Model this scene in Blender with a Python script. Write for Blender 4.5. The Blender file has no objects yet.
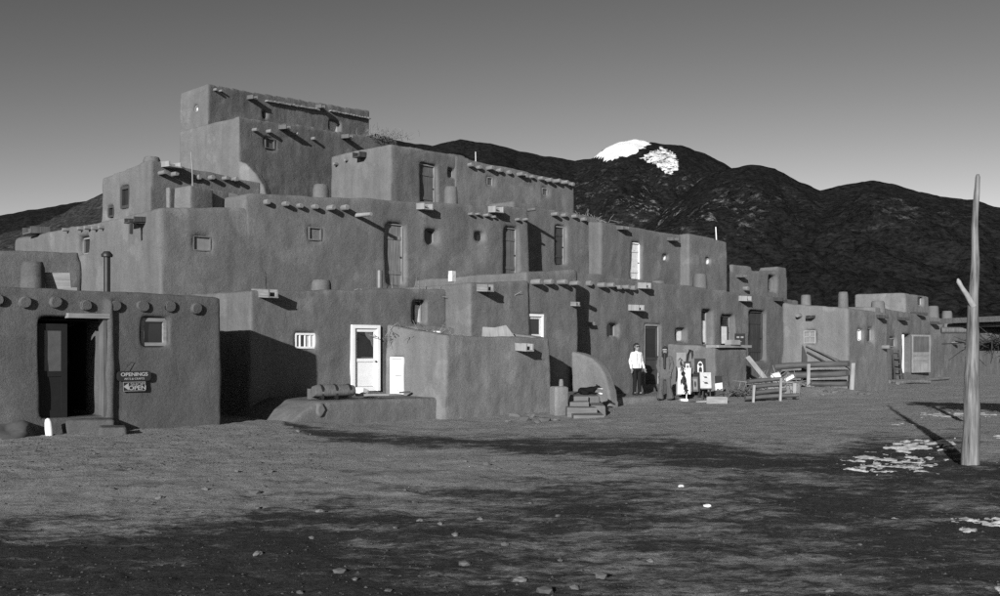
import bpy, bmesh, math, random
from mathutils import Vector, Matrix, noise
random.seed(7)
sc = bpy.context.scene
COL = sc.collection
R = math.radians

# ---------------------------------------------------------------- camera, sky, sun
F, HX, HY, EYE = 990.0, 500.0, 348.0, 1.6          # focal length in photo pixels, principal column, horizon row, eye height
cam = bpy.data.cameras.new('camera'); camo = bpy.data.objects.new('camera', cam); COL.objects.link(camo)
camo.location = (0, 0, EYE); camo.rotation_euler = (R(90), 0, 0)
cam.sensor_width = 36; cam.lens = 36 * F / 1000; cam.shift_y = (HY - 298) / 1000
cam.clip_start = 0.1; cam.clip_end = 30000
sc.camera = camo

SUN_EL, SUN_AZ = R(15.5), R(16.8)                  # light travels away from the camera, a little to the right
ldir = Vector((math.sin(SUN_AZ) * math.cos(SUN_EL), math.cos(SUN_AZ) * math.cos(SUN_EL), -math.sin(SUN_EL)))
world = bpy.data.worlds.new('World'); sc.world = world; world.use_nodes = True
wn = world.node_tree; wn.nodes.clear()
sky = wn.nodes.new('ShaderNodeTexSky'); sky.sky_type = 'NISHITA'; sky.sun_disc = False
sky.sun_elevation = SUN_EL; sky.sun_rotation = math.atan2(-ldir.x, -ldir.y)
sky.altitude = 2100; sky.air_density = 1.0; sky.dust_density = 3.0; sky.ozone_density = 1.0
sep = wn.nodes.new('ShaderNodeSeparateColor')      # black-and-white film behind a red filter
m1 = wn.nodes.new('ShaderNodeMath'); m1.operation = 'MULTIPLY'; m1.inputs[1].default_value = 0.75
m2 = wn.nodes.new('ShaderNodeMath'); m2.operation = 'MULTIPLY_ADD'; m2.inputs[1].default_value = 0.25
bg = wn.nodes.new('ShaderNodeBackground'); bg.inputs['Strength'].default_value = 0.055
wo = wn.nodes.new('ShaderNodeOutputWorld')
wn.links.new(sky.outputs[0], sep.inputs[0]); wn.links.new(sep.outputs[0], m1.inputs[0])
wn.links.new(sep.outputs[1], m2.inputs[0]); wn.links.new(m1.outputs[0], m2.inputs[2])
m3 = wn.nodes.new('ShaderNodeMath'); m3.operation = 'POWER'; m3.inputs[1].default_value = 1.85   # film contrast
m4 = wn.nodes.new('ShaderNodeMath'); m4.operation = 'MULTIPLY'; m4.inputs[1].default_value = 0.50
m5 = wn.nodes.new('ShaderNodeMath'); m5.operation = 'MINIMUM'; m5.inputs[1].default_value = 10.0      # film shoulder
wn.links.new(m2.outputs[0], m3.inputs[0]); wn.links.new(m3.outputs[0], m4.inputs[0]); wn.links.new(m4.outputs[0], m5.inputs[0])
wn.links.new(m5.outputs[0], bg.inputs['Color']); wn.links.new(bg.outputs[0], wo.inputs['Surface'])

sl = bpy.data.lights.new('sun', 'SUN'); sl.energy = 4.2; sl.angle = R(0.53); sl.color = (1, 1, 1)
so = bpy.data.objects.new('sun', sl); COL.objects.link(so); so.rotation_euler = ldir.to_track_quat('-Z', 'Y').to_euler()
so.location = (-20, -40, 30)

sc.view_settings.view_transform = 'Standard'; sc.view_settings.look = 'None'
sc.view_settings.exposure = 0.5; sc.view_settings.gamma = 1.0; sc.view_settings.use_curve_mapping = False
sc.cycles.use_denoising = False
sc.cycles.max_bounces = 5; sc.cycles.diffuse_bounces = 1

# ---------------------------------------------------------------- helpers
def P(px, Y, py=None, z=None):                     # a photo pixel at a known distance
    x = (px - HX) / F * Y
    if z is None: z = EYE + (HY - py) / F * Y if py is not None else 0.0
    return Vector((x, Y, z))
def topx(p): return HX + F * p[0] / p[1], HY - F * (p[2] - EYE) / p[1]
def smooth(a, b, x):
    t = max(0, min(1, (x - a) / (b - a))); return t * t * (3 - 2 * t)
def G(px, py):                                     # photo pixel to the flat ground
    Y = EYE * F / (py - HY); return Vector(((px - HX) / F * Y, Y, 0))

_D = {}
def ground_dip(x, y):
    u, v = (x + y) * .7071, (y - x) * .7071
    return -.16 * smooth(11.5, 14.5, u) * (1 - smooth(24, 28, u)) * smooth(14, 16.5, v)
def gz(x, y):
    r = math.hypot(x, y)
    z = ground_dip(x, y)
    z += .05 * noise.noise((x * .16, y * .16, 3.1)) * smooth(3, 12, r)
    z += .26 * math.exp(-((x - 11.0) / 1.9) ** 2 - ((y - 34.4) / 1.5) ** 2)   # spoil heap under the big logs
    u, v = (x + y) * .7071, (y - x) * .7071; w = .5 * noise.noise((u * .12, 2, 0)) + .06 * u * smooth(14, 30, u)
    for v0 in (12.6, 14.0): z -= .03 * math.exp(-((v + w - v0) / .16) ** 2) * smooth(9, 13, u) * (1 - smooth(34, 40, u))   # old cart ruts
    # shallow trampled hollow beside the tall pole, with a low bank at its foot
    d = math.hypot((x - 5.6) / 2.6, (y - 15.2) / 2.2)
    z -= .10 * (1 - smooth(.2, 1.2, d))
    return z

def gfull(x, y):
    return gz(x, y) + .022 * noise.noise((x * 1.1, y * 1.1, 1)) + .022 * noise.noise((x * 3.3, y * 3.3, 2)) + .013 * noise.noise((x * 8, y * 8, 5)) + (.008 * noise.noise((x * 19, y * 19, 6)) if y < 14 else 0)
WM = {}
def link(name, data, M=None, parent=None):
    o = bpy.data.objects.new(name, data); COL.objects.link(o)
    M = M or Matrix.Identity(4); WM[o.name] = M
    if parent is not None:
        o.parent = parent; o.matrix_parent_inverse = WM[parent.name].inverted()
    o.matrix_basis = M
    return o
def thing(name, label, cat, loc, group=None):
    o = link(name, None, Matrix.Translation(Vector(loc)))
    o.empty_display_size = .3
    return tag(o, label, cat, group)
def tag(o, label, cat, group=None):
    o['label'] = label; o['category'] = cat
    if group: o['group'] = group
    return o
def frame_M(origin, d, up=Vector((0, 0, 1))):      # local x along d, y = up x d, z up
    d = Vector((d[0], d[1], 0)).normalized(); y = up.cross(d)
    M = Matrix.Identity(4)
    for i in range(3):
        M[i][0], M[i][1], M[i][2], M[i][3] = d[i], y[i], up[i], origin[i]
    return M

class MB:
    def __init__(s): s.v = []; s.f = []; s.sm = []
    def add(s, vs, fs, smooth=False):
        n = len(s.v); s.v += [tuple(q) for q in vs]
        for q in fs: s.f.append(tuple(n + i for i in q)); s.sm.append(smooth)
        return s
    def box(s, x0, x1, y0, y1, z0, z1, M=None, j=0):
        vs = [Vector((x, y, z)) for z in (z0, z1) for x, y in ((x0, y0), (x1, y0), (x1, y1), (x0, y1))]
        if j: vs = [q + Vector((random.uniform(-j, j), random.uniform(-j, j), random.uniform(-j, j))) for q in vs]
        if M: vs = [M @ q for q in vs]
        return s.add(vs, [(3, 2, 1, 0), (4, 5, 6, 7), (0, 1, 5, 4), (1, 2, 6, 5), (2, 3, 7, 6), (3, 0, 4, 7)])
    def rings(s, centres, radii, n=10, j=0, seed=0, cap=True, squash=1.0):
        rnd = random.Random(seed); cs = [Vector(c) for c in centres]
        base = len(s.v); vs = []; fs = []
        jit = [1 + rnd.uniform(-j, j) for _ in range(n)]
        for i, c in enumerate(cs):
            t = (cs[min(i + 1, len(cs) - 1)] - cs[max(i - 1, 0)]).normalized()
            a = t.cross(Vector((0, 0, 1)) if abs(t.z) < .9 else Vector((1, 0, 0))).normalized(); b = t.cross(a)
            for k in range(n):
                th = 2 * math.pi * k / n; r = radii[i] * jit[k] * (1 + rnd.uniform(-j, j) * .4)
                vs.append(c + a * math.cos(th) * r + b * math.sin(th) * r * squash)
        for i in range(len(cs) - 1):
            for k in range(n):
                fs.append((i * n + k, i * n + (k + 1) % n, (i + 1) * n + (k + 1) % n, (i + 1) * n + k))
        s.add(vs, fs, True)
        if cap:
            m = len(cs) - 1
            s.add(vs[:n], [tuple(range(n))[::-1]]); s.add(vs[m * n:], [tuple(range(n))])
        return s
    def pole(s, p0, p1, r0, r1, n=9, seg=5, bend=0, j=.06, seed=0):
        rnd = random.Random(seed); p0, p1 = Vector(p0), Vector(p1)
        off = Vector((rnd.uniform(-1, 1), rnd.uniform(-1, 1), rnd.uniform(-1, 1))) * bend
        cs = []; rs = []
        for i in range(seg + 1):
            t = i / seg; cs.append(p0.lerp(p1, t) + off * math.sin(math.pi * t)); rs.append(r0 + (r1 - r0) * t)
        return s.rings(cs, rs, n, j, seed)
    def prism(s, poly, h0, h1, axis='z', M=None):     # poly extruded; axis y: poly is (x,z)
        n = len(poly)
        if axis == 'z': vs = [Vector((x, y, h)) for h in (h0, h1) for x, y in poly]
        else: vs = [Vector((x, h, z)) for h in (h1, h0) for x, z in poly]
        if M: vs = [M @ q for q in vs]
        return s.add(vs, [tuple(range(n))[::-1], tuple(range(n, 2 * n))] + [(i, (i + 1) % n, n + (i + 1) % n, n + i) for i in range(n)])
    def mesh(s, name, mat=None):
        me = bpy.data.meshes.new(name); me.from_pydata(s.v, [], s.f); me.update()
        me.polygons.foreach_set('use_smooth', s.sm)
        if mat: me.materials.append(mat)
        return me
def part(name, mb, mat, M, parent):
    return link(name, mb.mesh(name, mat), M, parent)

# ---------------------------------------------------------------- materials (all grey: the photograph is black and white)
def nodes(name):
    m = bpy.data.materials.new(name); m.use_nodes = True; t = m.node_tree
    b = t.nodes['Principled BSDF']; b.inputs['Specular IOR Level'].default_value = .25
    return m, t, b
def N(t, typ, **kw):
    n = t.nodes.new(typ)
    for k, v in kw.items():
        if k.startswith('i_'): n.inputs[int(k[2:])].default_value = v
        else: setattr(n, k, v)
    return n
def noise_node(t, co, scale, detail=4, rough=.55, stretch=None):
    if stretch:
        mp = N(t, 'ShaderNodeMapping'); mp.inputs['Scale'].default_value = stretch; t.links.new(co, mp.inputs[0]); co = mp.outputs[0]
    n = N(t, 'ShaderNodeTexNoise'); n.inputs['Scale'].default_value = scale; n.inputs['Detail'].default_value = detail
    n.inputs['Roughness'].default_value = rough; t.links.new(co, n.inputs['Vector'])
    return n.outputs[0]
def mth(t, op, a, b=None, c=None, clamp=False):
    n = N(t, 'ShaderNodeMath', operation=op); n.use_clamp = clamp
    for i, q in enumerate((a, b, c)):
        if q is None: continue
        if isinstance(q, (int, float)): n.inputs[i].default_value = q
        else: t.links.new(q, n.inputs[i])
    return n.outputs[0]
def mrange(t, x, a, b, c, d, kind='LINEAR'):
    n = N(t, 'ShaderNodeMapRange', interpolation_type=kind); t.links.new(x, n.inputs[0])
    for i, q in zip((1, 2, 3, 4), (a, b, c, d)): n.inputs[i].default_value = q
    return n.outputs[0]
def finish(t, b, val, rough, bump=None, bstr=.3, bdist=.01):
    cc = N(t, 'ShaderNodeCombineColor'); [t.links.new(val, cc.inputs[i]) for i in range(3)]
    t.links.new(cc.outputs[0], b.inputs['Base Color']); b.inputs['Roughness'].default_value = rough
    if bump is not None:
        bn = N(t, 'ShaderNodeBump'); bn.inputs['Strength'].default_value = bstr; bn.inputs['Distance'].default_value = bdist
        t.links.new(bump, bn.inputs['Height']); t.links.new(bn.outputs[0], b.inputs['Normal'])

def adobe_mat(name, base, seed=0.0):
    m, t, b = nodes(name)
    geo = N(t, 'ShaderNodeNewGeometry'); mp = N(t, 'ShaderNodeMapping'); mp.inputs['Location'].default_value = (seed, seed * 1.7, seed * .3)
    t.links.new(geo.outputs['Position'], mp.inputs[0]); co = mp.outputs[0]
    big = mrange(t, noise_node(t, co, .45, 3), .3, .7, .91, 1.08)
    mid = mrange(t, noise_node(t, co, 3.0, 6, .7), .3, .7, .91, 1.09)
    fine = mrange(t, noise_node(t, co, 42, 4, .8), .3, .7, .72, 1.26)
    streak = mrange(t, noise_node(t, co, 1.0, 4, .6, (2.6, 2.6, .22)), .35, .72, 1.06, .82)
    patch = mrange(t, noise_node(t, co, .8, 4, .5), .58, .62, 1.0, 1.17, 'SMOOTHSTEP')
    v = mth(t, 'MULTIPLY', big, mid); v = mth(t, 'MULTIPLY', v, fine); v = mth(t, 'MULTIPLY', v, streak); v = mth(t, 'MULTIPLY', v, patch)
    straw = mrange(t, noise_node(t, co, 24, 2, .5, (1.0, 1.0, 4.0)), .70, .74, 1.0, 1.45)
    vo = N(t, 'ShaderNodeTexVoronoi', feature='DISTANCE_TO_EDGE'); vo.inputs['Scale'].default_value = .9
    wv = N(t, 'ShaderNodeVectorMath', operation='ADD'); nz = N(t, 'ShaderNodeTexNoise'); nz.inputs['Scale'].default_value = 1.5; nz.inputs['Detail'].default_value = 5
    t.links.new(co, nz.inputs['Vector']); t.links.new(co, wv.inputs[0]); t.links.new(nz.outputs['Color'], wv.inputs[1]); t.links.new(wv.outputs[0], vo.inputs['Vector'])
    crk = mth(t, 'MAXIMUM', mrange(t, vo.outputs[0], .001, .006, .88, 1.0), mrange(t, noise_node(t, co, .7, 3), .36, .50, 0, 1))
    v = mth(t, 'MULTIPLY', mth(t, 'MULTIPLY', v, straw), crk)
    v = mth(t, 'MULTIPLY', v, base)
    bm = mth(t, 'ADD', mth(t, 'MULTIPLY', noise_node(t, co, 9, 5, .65), 1.0), mth(t, 'MULTIPLY', noise_node(t, co, 55, 4, .8), .6))
    finish(t, b, v, .95, bm, .55, .035); b.inputs['Specular IOR Level'].default_value = .08
    return m
def wood_mat(name, base, contrast=.35, rough=.8, along='z', scale=1.0):
    m, t, b = nodes(name); tc = N(t, 'ShaderNodeTexCoord'); co = tc.outputs['Object']
    st = {'z': (14, 14, .7), 'x': (.7, 14, 14), 'y': (14, .7, 14)}[along]
    st = tuple(q * scale for q in st)
    g = mrange(t, noise_node(t, co, 2.0, 5, .65, st), .3, .7, 1 - contrast, 1 + contrast)
    w = mrange(t, noise_node(t, co, 1.7, 3), .3, .7, .8, 1.18)
    v = mth(t, 'MULTIPLY', mth(t, 'MULTIPLY', g, w), base)
    finish(t, b, v, rough, g, .5, .006)
    return m
def paint_mat(name, base, rough=.6, wear=.12, chips=None):
    m, t, b = nodes(name); tc = N(t, 'ShaderNodeTexCoord'); co = tc.outputs['Object']
    v = mrange(t, noise_node(t, co, 6, 5, .65), .3, .7, 1 - wear, 1 + wear * .5)
    if chips is not None:
        k = mrange(t, noise_node(t, co, 11, 4, .7, (2, 2, .6)), .60, .64, 0, 1)
        v = mth(t, 'MULTIPLY', v, base); v = mth(t, 'ADD', mth(t, 'MULTIPLY', v, mth(t, 'SUBTRACT', 1.0, k)), mth(t, 'MULTIPLY', k, chips))
    else: v = mth(t, 'MULTIPLY', v, base)
    finish(t, b, v, rough, noise_node(t, co, 30, 3), .15, .004)
    return m
def plain(name, base, rough=.7, metal=0, spec=.25):
    m, t, b = nodes(name); tc = N(t, 'ShaderNodeTexCoord')
    v = mth(t, 'MULTIPLY', mrange(t, noise_node(t, tc.outputs['Object'], 7, 4, .6), .3, .7, .86, 1.12), base)
    finish(t, b, v, rough); b.inputs['Metallic'].default_value = metal; b.inputs['Specular IOR Level'].default_value = spec
    return m
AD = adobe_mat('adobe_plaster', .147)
AD_VIG = adobe_mat('adobe_plaster_vignetted', .105, 3.3)  # plaster darkened to imitate lens vignetting at the left edge
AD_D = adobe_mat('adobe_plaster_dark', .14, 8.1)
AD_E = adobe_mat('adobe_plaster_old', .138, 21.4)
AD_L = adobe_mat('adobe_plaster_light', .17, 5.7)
WOOD = wood_mat('weathered_wood', .22)
WOODX = wood_mat('weathered_wood_across', .24, along='x')
WOODY = wood_mat('weathered_spout_wood', .2, along='y')
PALE = wood_mat('bleached_wood', .27, .25)
DARKW = wood_mat('dark_wood', .05)
BROWN = wood_mat('brown_wood', .11)
LOG = wood_mat('log_bark', .085, .45, along='x', scale=.6)
VIGA = wood_mat('viga_wood', .17, .3, along='y')
POLE = wood_mat('pole_wood', .15, .75, scale=1.0)
WHITE = paint_mat('white_paint', .82, .55, .08)
OLDWHITE = paint_mat('old_white_paint', .66, .65, .2, .3)
GLASS = plain('window_glass', .02, .06, 0, .6)
GREYGLASS = plain('grey_glass', .09, .25, 0, .5)
CURT = plain('curtain_cloth', .62, .9)
DARK = plain('room_shade', .012, .95)
METAL = plain('galvanised_metal', .16, .45, .3)
IRON = plain('dark_iron', .05, .5, .6)
def cloth_mat(name, base):
    m, t, b = nodes(name); tc = N(t, 'ShaderNodeTexCoord'); co = tc.outputs['Object']
    folds = noise_node(t, co, 9, 4, .6, (1.6, 1.6, .7))
    finish(t, b, mth(t, 'MULTIPLY', mrange(t, folds, .3, .7, .85, 1.08), base), .95, folds, 1.0, .08); b.inputs['Specular IOR Level'].default_value = .05
    return m
GREYC = plain('grey_window_cloth', .2, .9)
ROCK = plain('stone', .10, .9)

# ---------------------------------------------------------------- ground
def pl_dist(px, py, pts, ky=1.0):                  # signed row offset from a polyline given left to right
    if px <= pts[0][0]: return py - pts[0][1], 0
    for i, ((x0, y0), (x1, y1)) in enumerate(zip(pts, pts[1:])):
        if px <= x1: return py - (y0 + (y1 - y0) * (px - x0) / (x1 - x0)), 1
    return py - pts[-1][1], 2
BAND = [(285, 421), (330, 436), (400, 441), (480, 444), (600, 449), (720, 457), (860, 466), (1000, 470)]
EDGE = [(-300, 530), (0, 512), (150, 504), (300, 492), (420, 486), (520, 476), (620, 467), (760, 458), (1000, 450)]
def damp_dark_at(x, y):                                  # damp band and snowmelt patch, plus darker soil towards the foreground
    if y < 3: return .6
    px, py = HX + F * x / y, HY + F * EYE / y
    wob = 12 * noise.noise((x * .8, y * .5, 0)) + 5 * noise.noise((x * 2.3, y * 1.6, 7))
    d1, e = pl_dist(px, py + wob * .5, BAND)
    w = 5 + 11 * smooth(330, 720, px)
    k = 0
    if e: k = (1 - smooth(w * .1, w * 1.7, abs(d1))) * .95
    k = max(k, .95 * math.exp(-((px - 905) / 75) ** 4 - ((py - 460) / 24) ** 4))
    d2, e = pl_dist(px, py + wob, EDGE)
    low = smooth(-30, 46, d2) * (.74 + .3 * (1 - smooth(250, 620, px)) * smooth(505, 560, py) + .10 * smooth(780, 900, px))  # plain darkening towards the near ground, strongest at left
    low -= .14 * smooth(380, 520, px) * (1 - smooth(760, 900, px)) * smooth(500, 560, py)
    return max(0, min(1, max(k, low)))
def ground_mesh():
    angs = []; a = -180.0
    while a < 180:
        angs.append(a); a += .28 if -36 <= a < 36 else 4.0
    rad = [0.6]
    while rad[-1] < 9000:
        r = rad[-1]; rad.append(r + (r * .0075 + .005 if 4.5 < r < 46 else r * .12 + .05))
    v = []; f = []; dm = []
    for r in rad:
        for a in angs:
            x, y = r * math.sin(R(a)), r * math.cos(R(a))
            z = gfull(x, y) if 3 < r < 60 else gz(x, y) if r < 200 else 0
            v.append((x, y, z)); dm.append(damp_dark_at(x, y))
    n = len(angs)
    for i in range(len(rad) - 1):
        for k in range(n): f.append((i * n + k, i * n + (k + 1) % n, (i + 1) * n + (k + 1) % n, (i + 1) * n + k))
    f.append(tuple(range(n))[::-1])
    f = [q[::-1] for q in f]
    me = bpy.data.meshes.new('ground'); me.from_pydata(v, [], f); me.update()
    me.polygons.foreach_set('use_smooth', [True] * len(f))
    at = me.attributes.new('damp_dark', 'FLOAT', 'POINT'); at.data.foreach_set('value', dm)
    return me
def ground_mat():
    m, t, b = nodes('packed_dirt')
    geo = N(t, 'ShaderNodeNewGeometry'); co = geo.outputs['Position']
    at = N(t, 'ShaderNodeAttribute', attribute_name='damp_dark')
    mot = noise_node(t, co, .9, 6, .68, (.8, 1.6, 1))
    mot2 = noise_node(t, co, 4.5, 5, .7, (.7, 1.6, 1))
    mot3 = mrange(t, noise_node(t, co, 15, 5, .75, (.8, 1.3, 1)), .3, .7, -.22, .22)
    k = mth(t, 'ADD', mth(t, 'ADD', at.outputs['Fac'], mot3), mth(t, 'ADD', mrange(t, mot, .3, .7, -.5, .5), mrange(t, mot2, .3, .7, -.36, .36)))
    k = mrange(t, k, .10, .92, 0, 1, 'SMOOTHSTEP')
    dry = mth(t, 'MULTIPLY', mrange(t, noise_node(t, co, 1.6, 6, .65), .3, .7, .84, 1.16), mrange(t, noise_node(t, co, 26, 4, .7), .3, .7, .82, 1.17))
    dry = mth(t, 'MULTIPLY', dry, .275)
    wet = mth(t, 'MULTIPLY', mrange(t, noise_node(t, co, 22, 5, .7), .3, .7, .6, 1.45), .040)  # dark soil tone, for the damp parts and the darker foreground alike
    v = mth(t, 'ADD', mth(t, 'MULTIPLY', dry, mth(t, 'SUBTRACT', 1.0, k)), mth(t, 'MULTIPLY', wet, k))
    hs = mth(t, 'ADD', mth(t, 'MULTIPLY', noise_node(t, co, 6, 8, .75), 1.0), mth(t, 'MULTIPLY', noise_node(t, co, 38, 4, .8), .5))
    grit = mrange(t, noise_node(t, co, 70, 3, .7), .62, .72, 1.0, 1.6)
    pit_shade = mrange(t, noise_node(t, co, 11, 7, .8), .32, .46, .45, 1.0)  # dark specks put the shade of small hollows into the colour
    v = mth(t, 'MULTIPLY', mth(t, 'MULTIPLY', v, grit), pit_shade)
    finish(t, b, v, .92, hs, .85, .045); b.inputs['Specular IOR Level'].default_value = .12
    return m
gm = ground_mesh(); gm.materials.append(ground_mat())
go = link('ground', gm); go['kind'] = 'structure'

# ---------------------------------------------------------------- mountains
def lerp_pts(pts, x):
    if x <= pts[0][0]: return pts[0][1]
    for (x0, y0), (x1, y1) in zip(pts, pts[1:]):
        if x <= x1:
            s = (x - x0) / (x1 - x0); return y0 + (y1 - y0) * s
    return pts[-1][1]
def inpoly(px, py, poly):
    c = False
    for (x0, y0), (x1, y1) in zip(poly, poly[1:] + poly[:1]):
        if (y0 > py) != (y1 > py) and px < (x1 - x0) * (py - y0) / (y1 - y0) + x0: c = not c
    return c
SNOW1 = [(590, 157), (606, 147), (622, 140), (640, 137), (650, 141), (650, 144), (640, 150), (630, 156), (617, 159), (607, 161), (600, 158)]
SNOW2 = [(641, 158), (649, 152), (660, 147), (670, 150), (678, 157), (680, 167), (672, 176), (664, 172), (655, 164), (646, 162)]
def mountain(name, sky_pts, x0, x1, step, d0, d1, rows, mat, seed, rel, snow=False, label=None):
    v = []; f = []; sn = []; fl = []
    cols = []
    x = x0
    while x <= x1: cols.append(x); x += step
    back = 5
    for i in range(rows + back + 1):
        t = i / rows
        for px in cols:
            a = (px - HX) / F
            zr = (HY - lerp_pts(sky_pts, px)) / F * d1
            zr += .012 * d1 * .1 * noise.fractal((px * .06, seed, 0), .8, 2.2, 5)
            if t <= 1:
                d = d0 + (d1 - d0) * t; z = zr * (t ** 1.15)
                env = (t * (1 - t)) ** .7 * 4 ** .7
                X, s_ = a * d, d1 / 8200
                w = noise.fractal((X / (1500 * s_), d / (1500 * s_), seed), .9, 2.1, 3) * .5
                gul = .5 + .9 * noise.fractal((X / (1050 * s_) + w, d / (2300 * s_) + seed, seed), .9, 2.1, 6)
                z += rel * zr * env * (gul - .5) + rel * .3 * zr * env * noise.fractal((X / (260 * s_), d / (320 * s_), seed + 4), .8, 2.1, 4)
                z = min(z, zr * (t ** .75))
            else:
                d = d1 + (d1 - d0) * (t - 1) * 2; z = zr * (1 - (t - 1) * 2.6)
            z = max(z, -1.0)
            p = Vector((a * d, d, z)); v.append(p)
            if snow:
                X, Y = topx(p); jx, jy = 3.5 * noise.noise((px * .16, t * 40, 2)), 3.5 * noise.noise((px * .16, t * 40, 9))
                if t > 1.001: s_ = .9 if 596 < X < 650 else 0
                else: s_ = 1.0 if inpoly(X + jx, Y + jy, SNOW1) else (.56 if inpoly(X + jx, Y + jy, SNOW2) else 0)
                sn.append(s_)
                k = math.exp(-((X - 645) / 75) ** 2 - ((Y - 205) / 26) ** 2) + .3 * math.exp(-((X - 760) / 70) ** 2 - ((Y - 215) / 22) ** 2) + .28 * math.exp(-((X - 905) / 60) ** 2 - ((Y - 215) / 20) ** 2) + .5 * math.exp(-((X - 665) / 16) ** 2 - ((Y - 182) / 12) ** 2)
                fl.append(min(1, k))
            else: sn.append(0); fl.append(.25)
    n = len(cols)
    for i in range(rows + back):
        for k in range(n - 1): f.append((i * n + k, i * n + k + 1, (i + 1) * n + k + 1, (i + 1) * n + k))
    me = bpy.data.meshes.new(name); me.from_pydata(v, [], f); me.update(); me.materials.append(mat)
    me.polygons.foreach_set('use_smooth', [True] * len(f))
    for nm, arr in (('snow', sn), ('flecks', fl)):
        at = me.attributes.new(nm, 'FLOAT', 'POINT'); at.data.foreach_set('value', arr)
    o = link(name, me); o['kind'] = 'structure'
    return o
def mountain_mat(name, scale, base):
    m, t, b = nodes(name)
    geo = N(t, 'ShaderNodeNewGeometry'); co = geo.outputs['Position']
    tree = noise_node(t, co, .035 * scale, 5, .8, (1, 1, 2.0)); patch = noise_node(t, co, .0018 * scale, 4, .6)
    v = mth(t, 'MULTIPLY', mth(t, 'MULTIPLY', mrange(t, tree, .32, .68, .15, 2.1), mrange(t, patch, .3, .7, .88, 1.12)), base)
    sa = N(t, 'ShaderNodeAttribute', attribute_name='snow'); fa = N(t, 'ShaderNodeAttribute', attribute_name='flecks')
    fl = mth(t, 'MULTIPLY', mrange(t, noise_node(t, co, .014 * scale, 6, .8, (1, 1, 1.6)), .54, .66, 0, 1), fa.outputs['Fac'])
    fl = mth(t, 'MULTIPLY', fl, mrange(t, noise_node(t, co, .0032 * scale, 4, .7), .42, .6, 0, 1))
    v = mth(t, 'ADD', v, mth(t, 'MULTIPLY', fl, .42))
    ns = mrange(t, noise_node(t, co, .02 * scale, 6, .8), .3, .7, -.4, .4)
    s = mrange(t, mth(t, 'ADD', sa.outputs['Fac'], ns), .42, .60, 0, 1)
    v = mth(t, 'ADD', mth(t, 'MULTIPLY', v, mth(t, 'SUBTRACT', 1.0, s)), mth(t, 'MULTIPLY', s, .85))
    finish(t, b, v, .95, tree, .8, 12 / scale); b.inputs['Specular IOR Level'].default_value = .0
    return m
MM = mountain_mat('forested_mountain', 1.0, .014); MH = mountain_mat('scrub_hill', 5.0, .035)
RIDGE = [(-200, 250), (0, 215), (150, 190), (280, 160), (340, 140), (376, 134), (400, 141), (432, 146), (460, 139), (490, 143), (520, 151), (548, 156), (575, 161), (592, 158), (606, 148), (620, 141), (636, 139), (650, 142), (664, 144), (684, 146), (704, 153), (725, 164), (745, 176), (775, 190), (820, 196), (900, 215), (1000, 225), (1200, 250)]
FRONT = [(430, 350), (480, 320), (540, 290), (600, 255), (650, 222), (700, 180), (728, 169), (752, 164), (775, 168), (800, 182), (820, 190), (846, 184), (872, 180), (895, 184), (920, 192), (948, 197), (975, 200), (1000, 207), (1050, 215), (1120, 225), (1250, 260)]
mountain('snow_capped_mountain', RIDGE, -260, 1260, 2.5, 3600, 8200, 200, MM, 2.0, .15, True)
mountain('forested_foothills', FRONT, 430, 1300, 3.0, 2400, 5600, 150, MM, 11.0, .17, True)
LEFT = [(-300, 262), (-80, 247), (0, 233), (40, 222), (62, 212), (85, 200), (110, 188), (150, 172), (200, 165), (260, 180), (330, 240), (400, 330)]
mountain('scrub_covered_hill', LEFT, -320, 400, 3.0, 500, 950, 60, MH, 5.0, .10)

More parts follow.
